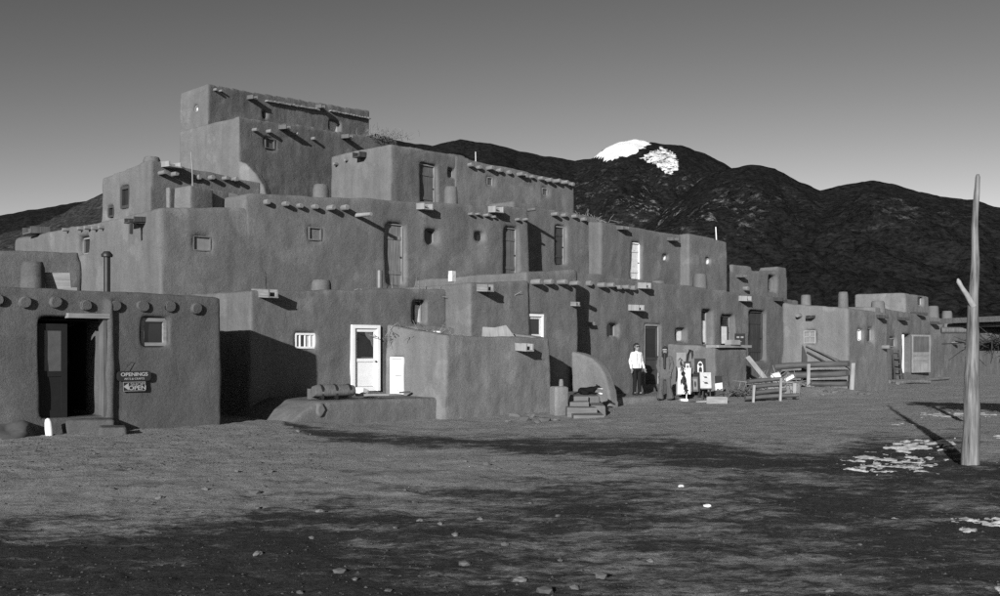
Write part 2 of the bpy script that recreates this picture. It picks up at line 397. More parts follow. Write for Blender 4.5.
# ---------------------------------------------------------------- adobe houses
ALL = []
TEX = {}
for nm, s_ in (('adobe_waves', 1.3), ('adobe_lumps', .33)):
    tx = bpy.data.textures.new(nm, 'CLOUDS'); tx.noise_scale = s_; tx.noise_depth = 2; TEX[nm] = tx
class Wall:
    def __init__(s, O, d):
        s.O = Vector((O[0], O[1])); s.d = Vector((d[0], d[1])).normalized(); s.into = Vector((-s.d.y, s.d.x))
    def at(s, px):                                   # photo column -> distance along the wall, depth from the camera
        a = (px - HX) / F
        # O + q d = Y (a, 1)
        q = (a * s.O.y - s.O.x) / (s.d.x - a * s.d.y)
        return q, s.O.y + q * s.d.y
    def z(s, px, py): return EYE + (HY - py) / F * s.at(px)[1]
    def M(s, q, z, out=0.0):
        p = s.O + s.d * q - s.into * out
        return frame_M((p.x, p.y, z), s.d)
class Block:
    def __init__(b, label, cpx, cY, epx, yc, ye, depth=None, lpx=None, yl=None, z0=-.4, ang=45, vox=.07, mat=None, cat='house', name='adobe_house', group='adobe houses of the pueblo', batter=.012, sm=4, amp=1.0, parapet=True, lang=90):
        c = P(cpx, cY); d = Vector((math.cos(R(ang)), math.sin(R(ang))))
        b.F = Wall((c.x, c.y), d); b.flen, eY = b.F.at(epx)
        dl = Vector((-math.cos(R(ang + lang)), -math.sin(R(ang + lang))))
        b.L = Wall((c.x, c.y), dl)                    # runs towards the corner: distances are negative behind it
        if depth is None: depth = -b.L.at(lpx)[0]
        b.depth = depth; b.zc = b.F.z(cpx, yc); b.ze = b.F.z(epx, ye)
        b.zl = b.L.z(lpx, yl) if yl is not None and lpx is not None else b.zc
        b.z0, b.vox, b.mat, b.batter, b.sm, b.amp, b.parapet = z0, vox, mat or AD, batter, sm, amp, parapet
        b.cut = []; b.extra = []
        base = b.F.O + d * b.flen * .5 - dl * depth * .5
        b.root = thing(name, label, cat, (base.x, base.y, max(b.z0, 0) if b.z0 < 0 else b.z0), group)
        ALL.append(b)
    def wall(b, side): return b.F if side == 'F' else b.L
    def opening(b, side, q0, q1, z0, z1, depth):
        M = b.wall(side).M(0, 0); b.cut.append((M, q0, q1, -.6, depth, z0, z1))
    def build(b):
        c = b.F.O; d = b.F.d; l = -b.L.d
        n0 = [c, c + d * b.flen, c + d * b.flen + l * b.depth, c + l * b.depth]
        tops = [b.zc, b.ze, b.ze + b.zl - b.zc, b.zl]
        cen = sum(n0, Vector((0, 0))) / 4
        mb = MB(); vs = []
        for p in n0: vs.append((p.x, p.y, b.z0))
        for p, z in zip(n0, tops):
            k = (cen - p).normalized() * b.batter * max(0, z - max(b.z0, 0)) * 1.4; vs.append((p.x + k.x, p.y + k.y, z))
        mb.add(vs, [(3, 2, 1, 0), (4, 5, 6, 7), (0, 1, 5, 4), (1, 2, 6, 5), (2, 3, 7, 6), (3, 0, 4, 7)])
        tmp = bpy.data.objects.new('wall', mb.mesh('wall')); COL.objects.link(tmp)
        cb = MB()
        for M, x0, x1, y0, y1, z0, z1 in b.cut: cb.box(x0, x1, y0, y1, z0, z1, M)
        if b.parapet and min(b.flen, b.depth) > 1.6:
            q = [p + (cen - p).normalized() * .5 for p in n0]
            cb.add([(p.x, p.y, z - .3) for p, z in zip(q, tops)] + [(p.x, p.y, z + .6) for p, z in zip(q, tops)],
                   [(3, 2, 1, 0), (4, 5, 6, 7), (0, 1, 5, 4), (1, 2, 6, 5), (2, 3, 7, 6), (3, 0, 4, 7)])
        kill = [tmp]
        if cb.v:
            co = bpy.data.objects.new('cutter', cb.mesh('cutter')); COL.objects.link(co); kill.append(co)
            mo = tmp.modifiers.new('b', 'BOOLEAN'); mo.operation = 'DIFFERENCE'; mo.object = co; mo.solver = 'EXACT'; mo.use_self = True
        if b.extra:
            eb = MB()
            for M, x0, x1, y0, y1, z0, z1 in b.extra: eb.box(x0, x1, y0, y1, z0, z1, M)
            eo = bpy.data.objects.new('extra', eb.mesh('extra')); COL.objects.link(eo); kill.append(eo)
            mo = tmp.modifiers.new('u', 'BOOLEAN'); mo.operation = 'UNION'; mo.object = eo; mo.solver = 'EXACT'; mo.use_self = True
        mo = tmp.modifiers.new('r', 'REMESH'); mo.mode = 'VOXEL'; mo.voxel_size = b.vox; mo.use_smooth_shade = True
        mo = tmp.modifiers.new('s', 'SMOOTH'); mo.factor = .5; mo.iterations = b.sm
        for nm, st in (('adobe_waves', .11), ('adobe_lumps', .024)):
            mo = tmp.modifiers.new(nm, 'DISPLACE'); mo.texture = TEX[nm]; mo.texture_coords = 'GLOBAL'; mo.strength = st * b.amp; mo.mid_level = .5
        dg = bpy.context.evaluated_depsgraph_get(); dg.update()
        me = bpy.data.meshes.new_from_object(tmp.evaluated_get(dg)); me.name = 'wall'
        for o in kill: bpy.data.objects.remove(o)
        me.materials.clear(); me.materials.append(b.mat)
        me.polygons.foreach_set('use_smooth', [True] * len(me.polygons))
        cM = Matrix.Translation(WM[b.root.name].translation); me.transform(cM.inverted())
        b.wall_ob = link('wall', me, cM, b.root)

# ------------------------------------------------ parts set into or on the walls
def frame_mb(w, h, t, d0, d1, sill=True):
    mb = MB(); mb.box(0, t, d0, d1, 0, h).box(w - t, w, d0, d1, 0, h).box(t, w - t, d0, d1, h - t, h)
    if sill: mb.box(t, w - t, d0, d1, 0, t)
    return mb
def rect(b, side, x0, x1, y0, y1):
    W = b.wall(side); q0, Ya = W.at(x0); q1, Yb = W.at(x1); Y = (Ya + Yb) / 2
    return W, q0, q1, EYE + (HY - y1) / F * Y, EYE + (HY - y0) / F * Y
def window(b, side, x0, x1, y0, y1, depth=.24, frame=None, pane=None, t=.045, bars=0, mull=False, half=None, label=None):
    W, q0, q1, z0, z1 = rect(b, side, x0, x1, y0, y1); w, h = q1 - q0, z1 - z0
    b.opening(side, q0 - .01, q1 + .01, z0 - .01, z1 + .01, depth + .12)
    o = part('window', frame_mb(w, h, t, 0, .07), frame or WOOD, W.M(q0, z0, -(depth - .06)), b.root)
    M2 = W.M(q0, z0, -depth)
    part('pane', MB().box(t * .8, w - t * .8, 0, .012, t * .8, h - t * .8), pane or GLASS, M2, o)
    if half:                                           # a pale shutter or curtain over part of the pane
        part(half[2], MB().box(w * half[0], w * half[1], -.03, -.012, h * .08, h * .92 if len(half) < 4 else h * half[3]), CURT, M2, o)
    for k in range(bars):
        part('bar', MB().box(w * (k + 1) / (bars + 1) - .02, w * (k + 1) / (bars + 1) + .02, -.05, -.02, t, h - t), frame or WOOD, M2, o)
    if mull:
        part('mullion', MB().box(w / 2 - .02, w / 2 + .02, -.03, 0, t, h - t).box(t, w - t, -.03, -.001, h / 2 - .02, h / 2 + .02), frame or WOOD, M2, o)
    if label: o['label'] = label
    return o
def door(b, side, x0, x1, y0, y1, depth=.2, frame=None, leaf=None, glass=None, t=.07, panels=2, planks=0, label=None, proud=False, knob=True, cutx=0):
    W, q0, q1, z0, z1 = rect(b, side, x0, x1, y0, y1); w, h = q1 - q0, z1 - z0
    if not proud: b.opening(side, q0 - .01 - cutx, q1 + .01, z0 - .02, z1 + .01, depth + .12)
    fd = .06 if proud else -(depth - .08)
    fm = frame or WOOD; lm = leaf or BROWN
    o = part('door', frame_mb(w, h, t, 0, .1, False), fm, W.M(q0, z0, fd), b.root)
    M2 = W.M(q0 + t, z0, fd - .05); lw, lh = w - 2 * t, h - t
    mb = MB(); st = max(.07, lw * .12); zs = [0]
    if planks:
        for k in range(planks):
            g = part('plank', MB().box(lw * k / planks + .006, lw * (k + 1) / planks - .006, random.uniform(0, .012), .045, .01, lh - .005), lm, M2, o)
        for r_ in (.18, .76): part('rail', MB().box(.02, lw - .02, -.02, -.001, lh * r_, lh * (r_ + .06)), lm, M2, o)
    else:
        gz0, gz1 = (glass if glass else (1, 1))
        mb.box(0, st, 0, .05, 0, lh).box(lw - st, lw, 0, .05, 0, lh).box(st, lw - st, 0, .05, lh - st, lh).box(st, lw - st, 0, .05, 0, st * 1.3)
        if glass:
            mb.box(st, lw - st, 0, .05, gz0 * lh - st, gz0 * lh)
        part('leaf', mb, lm, M2, o)
        if glass: part('pane', MB().box(st - .005, lw - st + .005, .02, .03, gz0 * lh, lh - st + .005), GLASS, M2, o)
        top = gz0 * lh - st if glass else lh - st
        for k in range(panels):
            a, c = st * 1.3 + (top - st * 1.3) * k / panels, st * 1.3 + (top - st * 1.3) * (k + 1) / panels
            part('panel', MB().box(st, lw - st, .018, .04, a + .01, c - .01), lm, M2, o)
    if knob: part('knob', MB().rings([(lw - st * .5, -.06, lh * .47), (lw - st * .5, -.045, lh * .47), (lw - st * .5, 0, lh * .47)], [.02, .03, .015], 8), IRON, M2, o)
    if label: o['label'] = label
    return o
VM = {}
def viga_mesh(L, r, seed, mat):
    k = (round(L, 2), round(r, 2), seed, mat.name)
    if k not in VM:
        mb = MB(); mb.rings([(0, .3, 0), (0, -L * .5, .004), (0, -L + .02, 0), (0, -L, 0)], [r * 1.02, r, r * .97, r * .86], 10, .05, seed)
        VM[k] = mb.mesh('viga', mat)
    return VM[k]
def vigas(b, side, pts, L=.22, r=.075, mat=None):
    W = b.wall(side)
    for i, (px, py) in enumerate(pts):
        q, Y = W.at(px)
        rr, LL = r * random.uniform(.9, 1.1), L * random.choice((.7, .85, 1.0, 1.25))
        link('viga', viga_mesh(LL, r, i % 4, mat or VIGA), W.M(q, EYE + (HY - py) / F * Y + random.uniform(-.025, .025)) @ Matrix.Rotation(random.uniform(-.06, .06), 4, 'Z') @ Matrix.Rotation(random.uniform(0, 6.28), 4, 'Y') @ Matrix.Diagonal((random.uniform(.85, 1.12), 1, random.uniform(.85, 1.1), 1)), b.root)
def canale(b, side, px, py, L=.6, w=.26, h=.16, mat=None, tilt=.06, label=None):
    L *= .68; W = b.wall(side); q, Y = W.at(px); z = EYE + (HY - py) / F * Y
    M = W.M(q, z) @ Matrix.Rotation(tilt, 4, 'X')
    mb = MB(); mb.box(-w / 2, w / 2, -L, .35, 0, .035).box(-w / 2, -w / 2 + .04, -L + .01, .35, .035, h).box(w / 2 - .04, w / 2, -L + .02, .35, .035, h)
    mb.box(-w / 2 + .04, w / 2 - .04, -.1, .3, .035, h - .03)
    o = part('waterspout', mb, mat or WOODY, M, b.root)
    if label: o['label'] = label
    return o
def lathe_mb(prof, n=16, seed=1, j=.03):
    return MB().rings([(0, 0, z) for r, z in prof], [r for r, z in prof], n, j, seed)
def chimney(b, p, r, h, mat=None):
    prof = [(r * 1.12, -.25), (r * 1.06, h * .2), (r, h * .6), (r * .96, h * .88), (r * .82, h), (r * .55, h + .005), (r * .5, h - .15)]
    return part('chimney', lathe_mb(prof, 14, int(p[0] * 10), .06), mat or AD, Matrix.Translation(p), b.root)
def stovepipe(b, p, r, h, cap=True, mat=None):
    o = part('stovepipe', lathe_mb([(r, -.2), (r, h)], 12, 1, 0), mat or METAL, Matrix.Translation(p), b.root)
    if cap: part('pipe_cap', lathe_mb([(r * 1.7, h - .02), (r * 1.8, h + .03), (r * .9, h + .1)], 12, 1, 0), IRON, Matrix.Translation(p), o)
    return o

def adobe_solid(name, label, cat, mb, vox=.05, mat=None, sm=4, amp=.7, group=None, base=None):
    tmp = bpy.data.objects.new('t', mb.mesh('t')); COL.objects.link(tmp)
    mo = tmp.modifiers.new('r', 'REMESH'); mo.mode = 'VOXEL'; mo.voxel_size = vox; mo.use_smooth_shade = True
    mo = tmp.modifiers.new('s', 'SMOOTH'); mo.factor = .5; mo.iterations = sm
    for nm, st in (('adobe_waves', .09), ('adobe_lumps', .035)):
        mo = tmp.modifiers.new(nm, 'DISPLACE'); mo.texture = TEX[nm]; mo.texture_coords = 'GLOBAL'; mo.strength = st * amp; mo.mid_level = .5
    dg = bpy.context.evaluated_depsgraph_get(); dg.update()
    me = bpy.data.meshes.new_from_object(tmp.evaluated_get(dg)); me.name = name
    bpy.data.objects.remove(tmp); me.materials.clear(); me.materials.append(mat or AD)
    me.polygons.foreach_set('use_smooth', [True] * len(me.polygons))
    M = Matrix.Translation(base or Vector((0, 0, 0))); me.transform(M.inverted())
    return tag(link(name, me, M), label, cat, group)

# ---- house in the left foreground
H1 = Block('low adobe house at far left with open dark doorway and two hanging signs', -150, 16.05, 223, 277, 297, depth=4.6, vox=.055, mat=AD_VIG, sm=4, amp=.8)
vigas(H1, 'F', [(-3, 299), (25, 301), (56, 303), (86, 304), (115, 305), (143, 306), (170, 307), (196, 308)], .055, .12, AD_VIG)
W, q0, q1, z0, z1 = rect(H1, 'F', 40, 106, 318, 418)
H1.opening('F', q0, q1, z0, z1, 2.4)
part('room', MB().box(q0 - .05, q1 + .05, 2.30, 2.34, z0 - .05, z1 + .05).box(q0 - .02, q0 + .02, .3, 2.3, z0, z1).box(q1 - .02, q1 + .02, .9, 2.3, z0, z1).box(q0, q1, .25, 2.3, z1 - .04, z1 - .01).box(q0, q1, .25, 2.3, z0 + .005, z0 + .02), DARK, W.M(0, 0), H1.root)  # near-black lining puts the shade of the unlit inside into the colour
w, h = q1 - q0, z1 - z0
LEAF_SHADE = plain('shaded_door_leaf', .016, .6)  # near-black colour stands in for shade on the deep-set leaf
dr = part('door', MB().box(w - .06, w, 0, .22, 0, h), BROWN, W.M(q0, z0, .02), H1.root)
M2 = W.M(q0 + .02, z0, -.14); lw = w * .43; st = .11
part('leaf', MB().box(0, st, 0, .05, 0, h - .11).box(lw - st, lw, 0, .05, 0, h - .11).box(st, lw - st, 0, .05, h - .23, h - .11).box(st, lw - st, 0, .05, h * .47 - .1, h * .47).box(st, lw - st, 0, .05, 0, .16), LEAF_SHADE, M2, dr)
part('pane', MB().box(st - .01, lw - st + .01, .02, .03, h * .47, h - .22), GREYGLASS, M2, dr)  # pane greyed to imitate a reflection in the glass
part('curtain', MB().box(st + .16, lw - st, .05, .06, h * .47, h - .24), plain('grey_reflection', .22, .9), M2, dr)  # grey sheet added to imitate the reflection in the door glass
part('panel', MB().box(st - .01, lw - st + .01, .015, .04, .15, h * .47 - .09), LEAF_SHADE, M2, dr)
part('lintel', MB().box(w * .40, w + .05, -.07, .10, h + .0, h + .09), WOODX, W.M(q0, z0, 0), dr)
jq0, jq1 = W.at(106)[0], W.at(114)[0]
H1.extra.append((W.M(0, 0), jq0 + .02, jq1 - .02, -.09, .8, -.3, W.z(110, 300)))
window(H1, 'F', 143, 169, 318, 346, .16, WOODX, GLASS, .07)
# the two signs
def text_mesh(body, size, mat, bold=.0, font_ext=.003):
    cu = bpy.data.curves.new('letters', 'FONT'); cu.body = body; cu.size = size; cu.extrude = font_ext; cu.align_x = 'CENTER'; cu.align_y = 'CENTER'; cu.offset = bold
    o = bpy.data.objects.new('letters', cu); COL.objects.link(o)
    dg = bpy.context.evaluated_depsgraph_get(); me = bpy.data.meshes.new_from_object(o.evaluated_get(dg))
    bpy.data.objects.remove(o); me.materials.clear(); me.materials.append(mat)
    me.transform(Matrix.Rotation(R(90), 4, 'X'))     # letters stand up, facing -y
    return me
SIGNB = plain('black_sign_paint', .03, .5); LETW = plain('white_sign_paint', .36, .6); LETG = plain('grey_sign_paint', .24, .6)
W = H1.F
q0, Ya = W.at(115.5); q1, Yb = W.at(149); zt, zb = EYE + (HY - 371.3) / F * Ya, EYE + (HY - 381.2) / F * Ya
cw, ch = q1 - q0, zt - zb
s1 = thing('hanging_sign', 'rounded black sign with white lettering beside the open doorway', 'sign', W.M((q0 + q1) / 2, (zt + zb) / 2, .08).translation)
Ms = W.M((q0 + q1) / 2, (zt + zb) / 2, .07)
poly = []
for sx, sy, a0 in ((1, 1, 0), (-1, 1, 90), (-1, -1, 180), (1, -1, 270)):
    for k in range(4):
        a = R(a0 + k * 30); poly.append((sx * (cw / 2 - .06) + .06 * math.cos(a), sy * (ch / 2 - .06) + .06 * math.sin(a)))
part('board', MB().prism(poly, -.015, .015, 'y'), SIGNB, Ms, s1)
link('letters', text_mesh('OPENINGS', .098, LETW, .002), Ms @ Matrix.Translation((0, -.02, .03)) @ Matrix.Scale(1.15, 4, (1, 0, 0)), s1)
link('letters', text_mesh('ARTS & CRAFTS', .055, LETW), Ms @ Matrix.Translation((0, -.02, -.055)) @ Matrix.Scale(1.05, 4, (1, 0, 0)), s1)
part('wire', MB().pole((-.22, 0, ch / 2 - .02), (-.06, .02, ch / 2 + .17), .005, .005, 5, 3).pole((-.06, .02, ch / 2 + .17), (.03, .06, ch / 2 + .165), .005, .005, 5, 2), IRON, Ms, s1)
q0, Ya = W.at(121); q1, Yb = W.at(144.3); zt, zb = EYE + (HY - 381.6) / F * Ya, EYE + (HY - 391.6) / F * Ya
cw, ch = q1 - q0, zt - zb
s2 = thing('arrow_sign', 'small square-cornered sign with arrow under the rounded sign', 'sign', W.M((q0 + q1) / 2, (zt + zb) / 2, .06).translation)
Ms = W.M((q0 + q1) / 2, (zt + zb) / 2, .055)
part('board', MB().box(-cw / 2, cw / 2, -.012, .012, -ch / 2, ch / 2), SIGNB, Ms, s2)
part('border', frame_mb(cw * .96, ch * .94, .012, -.004, .003), LETG, Ms @ Matrix.Translation((-cw * .48, -.014, -ch * .47)), s2)
part('arrow', MB().prism([(-cw * .46, 0), (-cw * .24, ch * .36), (-cw * .24, -ch * .36)][::-1], -.005, .001, 'y'), LETW, Ms @ Matrix.Translation((0, -.014, 0)), s2)
link('letters', text_mesh('SHOP', .085, LETG, .001), Ms @ Matrix.Translation((cw * .13, -.017, ch * .20)) @ Matrix.Scale(1.3, 4, (1, 0, 0)), s2)
link('letters', text_mesh('OPEN', .115, LETW, .002), Ms @ Matrix.Translation((cw * .13, -.017, -ch * .17)) @ Matrix.Scale(1.2, 4, (1, 0, 0)), s2)
# on its roof
zr = H1.zc - .3
p = P(33, 20.6); chimney(H1, Vector((p.x, p.y, 2.4)), .24, EYE + (HY - 262) / F * 20.6 - 2.4, AD_VIG)
p = P(107, 21.8); stovepipe(H1, Vector((p.x, p.y, 2.4)), .07, EYE + (HY - 256) / F * 21.8 - 2.4, True, IRON)
H2 = Block('plain rounded adobe room rising behind the far left roof', -110, 20.1, 86, 246, 251, depth=3.2, z0=1.6, vox=.08, mat=AD_D, batter=.03, sm=8)
p = P(47, 21.0); zz = 2.4
bd = part('leaning_board', MB().box(0, .5, -.015, .015, 0, .62).box(.5, .62, -.015, .015, 0, .3), WOODX, frame_M((p.x, p.y, zz + .2), (.93, .2)) @ Matrix.Rotation(.35, 4, 'X'), None)
tag(bd, 'pale board leaning beside the stubby chimney on the far left roof', 'board')

# ---- ground floor row
L1 = Block('ground floor adobe house with white screen door and barred window', 250, 23.6, 462, 290, 289, depth=5.2, vox=.07, mat=AD_D, sm=4)
canale(L1, 'F', 264, 297.5, .62, .28, .2)
window(L1, 'F', 296, 316.5, 333, 348.5, .1, WHITE, GLASS, .05, bars=3, half=(.62, .98, 'curtain'))
door(L1, 'F', 351, 379, 325, 391, .06, WHITE, WHITE, (.52, 1), .09, 1, label='white painted screen door with tall glass pane', proud=True)
window(L1, 'F', 414, 427, 300, 324, .3, WOOD, GLASS, .04, half=(.55, .9, 'curtain', .8))
p = P(321, 26.5); chimney(L1, Vector((p.x, p.y, 2.7)), .26, EYE + (HY - 280) / F * 26.5 - 2.7)
p = P(379.5, 28.2); stovepipe(L1, Vector((p.x, p.y, 2.9)), .09, EYE + (HY - 270.5) / F * 28.2 - 2.9, False)
p = P(379, 28.0); part('pipe_collar', lathe_mb([(.42, -.2), (.36, .12), (.2, .28), (.1, .3)], 14, 3, .08), AD, Matrix.Translation((p.x, p.y, 3.0)), L1.root)

B1 = Block('adobe house with bright left buttress face above the small front room', 471, 27.3, 532, 283, 280, depth=6.4, vox=.075, sm=4)
canale(B1, 'F', 481, 291.5, .58, .26, .2)
p = P(452, 28.7); part('tin_box', MB().box(-.075, .075, -.08, .08, -.1, .2), OLDWHITE, frame_M((p.x, p.y, EYE + (HY - 278) / F * 28.7), (.75, -.6)), B1.root)
B2 = Block('adobe house with a long row of viga ends beside the wing wall', 527, 29.0, 580, 271, 270, depth=6.2, vox=.075, mat=AD_E, sm=4)
door(B2, 'F', 527.5, 544.5, 314, 346, .1, WHITE, OLDWHITE, (.40, 1), .07, 1, label='half hidden door in a white frame', knob=False)
vigas(B2, 'F', [(534, 282), (547, 282.2), (560, 282.5), (572, 283)], .22, .085)
canale(B2, 'F', 574, 306, .25, .2, .13)
C1 = Block('long ground floor adobe house with the dark doors behind the two people', 560, 31.5, 800, 269, 300, depth=5.0, vox=.075, mat=AD_D)
vigas(C1, 'F', [(588, 283.5), (599, 284.5), (609, 285.5), (617, 287), (623, 287.5), (632, 288)], .22, .085)
window(C1, 'F', 608, 618.5, 323, 337, .2, WOOD, GLASS, .05)
canale(C1, 'F', 632, 310.5, .62, .34, .2, PALE); canale(C1, 'F', 641, 288.5, .5, .3, .2, PALE)
canale(C1, 'F', 589, 325, .32, .12, .1)
door(C1, 'F', 645, 660.5, 324, 384, .12, WOOD, DARKW, (.46, 1), .07, 2, label='dark wooden door with glass upper half')
window(C1, 'F', 677, 687, 328.5, 341.5, .28, WOOD, GLASS, .04, half=(.45, .95, 'curtain'))
window(C1, 'F', 703, 713, 310, 345, .34, WOOD, GLASS, .04, half=(.5, .92, 'curtain', .7))
door(C1, 'F', 722, 735, 315.5, 346, .3, WOOD, DARKW, (.3, 1), .06, 1, label='dark opening with a white curtain half drawn')
window(C1, 'F', 723.5, 731, 325, 344, .18, DARKW, CURT, .02)
door(C1, 'F', 751.5, 766, 311, 361, .24, DARKW, DARKW, None, .06, planks=3, label='tall narrow brown plank door', cutx=.12)
canale(C1, 'F', 742, 301, .5, .36, .2, PALE); canale(C1, 'F', 776, 301, .6, .42, .14, DARKW)

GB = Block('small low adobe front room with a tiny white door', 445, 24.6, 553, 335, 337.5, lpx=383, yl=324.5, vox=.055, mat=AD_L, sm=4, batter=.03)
W, q0, q1, z0, z1 = rect(GB, 'L', 389.5, 402.5, 357, 395)
door(GB, 'L', 389.5, 402.5, 357, 394, .1, WHITE, WHITE, None, .05, 2, label='tiny white door in the left face', knob=False)
canale(GB, 'F', 520, 350.5, .55, .3, .2, PALE)
DB = Block('waist high adobe block with a wooden slab ledge behind the pictures', 715, 34.0, 748, 347, 348, lpx=666, yl=343, vox=.06, sm=4, parapet=False)
W = DB.F
sl_ = part('ledge', MB().box(.05, DB.flen + .05, -.12, .4, 0, .09), WOODX, W.M(0, DB.zc - .02), DB.root)

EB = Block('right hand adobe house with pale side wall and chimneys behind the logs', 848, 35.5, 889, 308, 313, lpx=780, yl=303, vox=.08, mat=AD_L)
window(EB, 'L', 802.5, 815, 330.5, 343.5, .12, PALE, GREYC, .045, mull=True)
vigas(EB, 'L', [(800, 315)], .25, .09); canale(EB, 'L', 812, 318, .4, .24, .1, DARKW)
window(EB, 'F', 858.5, 863, 329, 341, .14, WHITE, CURT, .03); window(EB, 'F', 868.5, 874, 328, 342, .16, WOOD, GLASS, .03)
canale(EB, 'F', 879, 318, .45, .34, .12, DARKW); vigas(EB, 'F', [(883, 347)], .3, .09)
p = P(843, 37.0); chimney(EB, Vector((p.x, p.y, 2.8)), .19, EYE + (HY - 292) / F * 37 - 2.8)
p = P(806, 39.0); chimney(EB, Vector((p.x, p.y, 2.9)), .2, EYE + (HY - 295) / F * 39 - 2.9)
FB = Block('far right adobe house with a pale panelled door standing open', 876, 46.7, 946, 306, 319, depth=5, vox=.09)
W = FB.F
canale(FB, 'F', 900, 320, .55, .5, .14, DARKW); canale(FB, 'F', 919, 315, .5, .5, .14, DARKW); canale(FB, 'F', 932, 324, .6, .5, .14, DARKW)
window(FB, 'F', 890.5, 897, 338, 347, .16, WOOD, GLASS, .05); window(FB, 'F', 926, 931, 336, 347, .1, PALE, GREYGLASS, .04)
q0, Ya = W.at(903); q1, _ = W.at(910); z0, z1 = EYE + (HY - 373) / F * Ya, EYE + (HY - 334.5) / F * Ya
FB.opening('F', q0, q1 + .25, z0, z1, .6)
part('door_jamb', MB().box(0, .12, -.02, .2, 0, z1 - z0), WHITE, W.M(q0 - .02, z0), FB.root)
dM = W.M(q1 + .02, z0, .12) @ Matrix.Rotation(-.12, 4, 'Z')
dw = W.at(924)[0] - q1; dh = z1 - z0
dd = part('door', frame_mb(dw, dh, .09, 0, .05), PALE, dM, FB.root)
part('pane', MB().box(.08, dw - .08, .02, .03, dh * .54, dh - .08), BROWN, dM, dd)
part('panel', MB().box(.08, dw - .08, .015, .04, dh * .46, dh * .54), PALE, dM, dd); part('panel', MB().box(.08, dw - .08, .022, .04, dh * .38, dh * .46), WOODX, dM, dd)
part('panel', MB().box(.08, dw - .08, .015, .04, dh * .33, dh * .38), PALE, dM, dd); part('panel', MB().box(.08, dw - .08, .022, .04, dh * .25, dh * .33), WOODX, dM, dd)
part('panel', MB().box(.08, dw - .08, .012, .04, .08, dh * .25), PALE, dM, dd)
p = P(933, 55); chimney(FB, Vector((p.x, p.y, 3.2)), .3, EYE + (HY - 306) / F * 55 - 3.2)
F2 = Block('flat upper adobe room on the far right roof', 905, 50.5, 930, 293, 296, lpx=854, yl=294, z0=2.5, vox=.1, mat=AD_L)
window(F2, 'F', 919, 924, 297, 306, .2, PALE, GLASS, .05)
p = P(878, 47.5); chimney(F2, Vector((p.x, p.y, 3.3)), .32, EYE + (HY - 301) / F * 47.5 - 3.3)
KB = Block('low adobe wall running off the right edge behind the tall pole', 938, 53, 1075, 329, 336, depth=4, vox=.12, name='adobe_house')
p = P(947, 56); chimney(KB, Vector((p.x, p.y, 2.4)), .28, EYE + (HY - 311) / F * 56 - 2.4)
vigas(KB, 'F', [(952, 343)], .4, .1)

# ---- second floor
L2A = Block('second floor adobe house with long bright left wall above the far left house', 160, 26.3, 268, 208, 206, lpx=13, yl=238, z0=2.2, vox=.09, sm=4)
window(L2A, 'F', 194, 212, 236, 251, .10, AD, GREYC, .03)
window(L2A, 'L', 76.5, 87, 237, 254, .25, WOOD, GLASS, .05); window(L2A, 'L', 23, 30, 246, 252, .2, WOOD, GLASS, .04)
vigas(L2A, 'L', [(69, 230), (82, 229), (89.5, 229), (96, 228.5), (103, 228)], .16, .06)
canale(L2A, 'L', 141, 223, .5, .6, .14, DARKW); canale(L2A, 'L', 35, 234, .4, .7, .22, BROWN)
q = L2A.L.at(141)[0]
part('bracket', MB().box(.2, .27, -.45, .1, -.05, .02).box(.2, .27, -.42, -.35, -.35, -.02), DARKW, L2A.L.M(q, L2A.L.z(141, 223)), L2A.root)
L2M = Block('long second floor adobe house with weathered split door and canales', 243, 28.07, 531, 192, 207, depth=7, z0=2.3, vox=.085, sm=4)
vigas(L2M, 'F', [(266, 203), (284, 205), (299, 206), (314, 207), (329, 208), (343, 208.5)], .2, .085)
window(L2M, 'F', 309, 322, 227, 240.5, .07, AD_L, AD, .04)
W = L2M.F; q, Y = W.at(356)
part('spout_log', MB().pole((0, .3, 0), (.02, -.75, -.04), .07, .06, 9, 4), PALE, W.M(q, W.z(356, 215)), L2M.root)
door(L2M, 'F', 387.5, 405.5, 223.5, 285, .22, WOOD, wood_mat('peeling_door', .17, .5), None, .035, planks=2, label='weathered split door of bleached planks')
window(L2M, 'F', 427, 438.5, 229, 244.5, .3, WOOD, GLASS, .03); window(L2M, 'F', 476.5, 485, 232, 241.5, .2, WOOD, GLASS, .02)
door(L2M, 'F', 505.5, 519.5, 227.5, 278, .24, WOOD, BROWN, None, .035, planks=3, label='tall pale plank door')
canale(L2M, 'F', 422, 210, .5, .4, .2, PALE); canale(L2M, 'F', 493, 213, .5, .42, .22, PALE)
vigas(L2M, 'F', [(470, 214), (477, 214.5), (485, 215.5), (493, 217), (517, 219), (524, 220)], .15, .055)
p = P(321, 31.8); chimney(L2M, Vector((p.x, p.y, 5.6)), .26, EYE + (HY - 185) / F * 31.8 - 5.6)
p = P(451, 36); chimney(L2M, Vector((p.x, p.y, 6.0)), .25, EYE + (HY - 187) / F * 36 - 6.0)
L2B = Block('set back second floor adobe room with one tall dark door', 512, 37.2, 605, 200, 219, depth=4, z0=3.2, vox=.09)
vigas(L2B, 'F', [(553, 214.5), (563, 215.5), (573, 217), (582, 219)], .2, .075)
door(L2B, 'F', 556.5, 566.5, 226, 264, .2, WOOD, DARKW, None, .05, planks=2, label='tall dark door in deep opening')
W = L2M.F
part('corner_log', MB().pole((0, .6, 0), (.05, -.3, 0), .07, .06, 8, 3), BROWN, W.M(L2M.flen - .1, W.z(531, 210)), L2M.root)
L2C = Block('second floor adobe house against the mountain with a narrow white door', 600, 39.8, 700, 221, 238, lpx=587, yl=222, z0=3.2, vox=.08, mat=AD_E)
door(L2C, 'F', 631.5, 641.5, 242.5, 279, .16, WHITE, OLDWHITE, None, .05, planks=2, label='narrow white painted plank door')
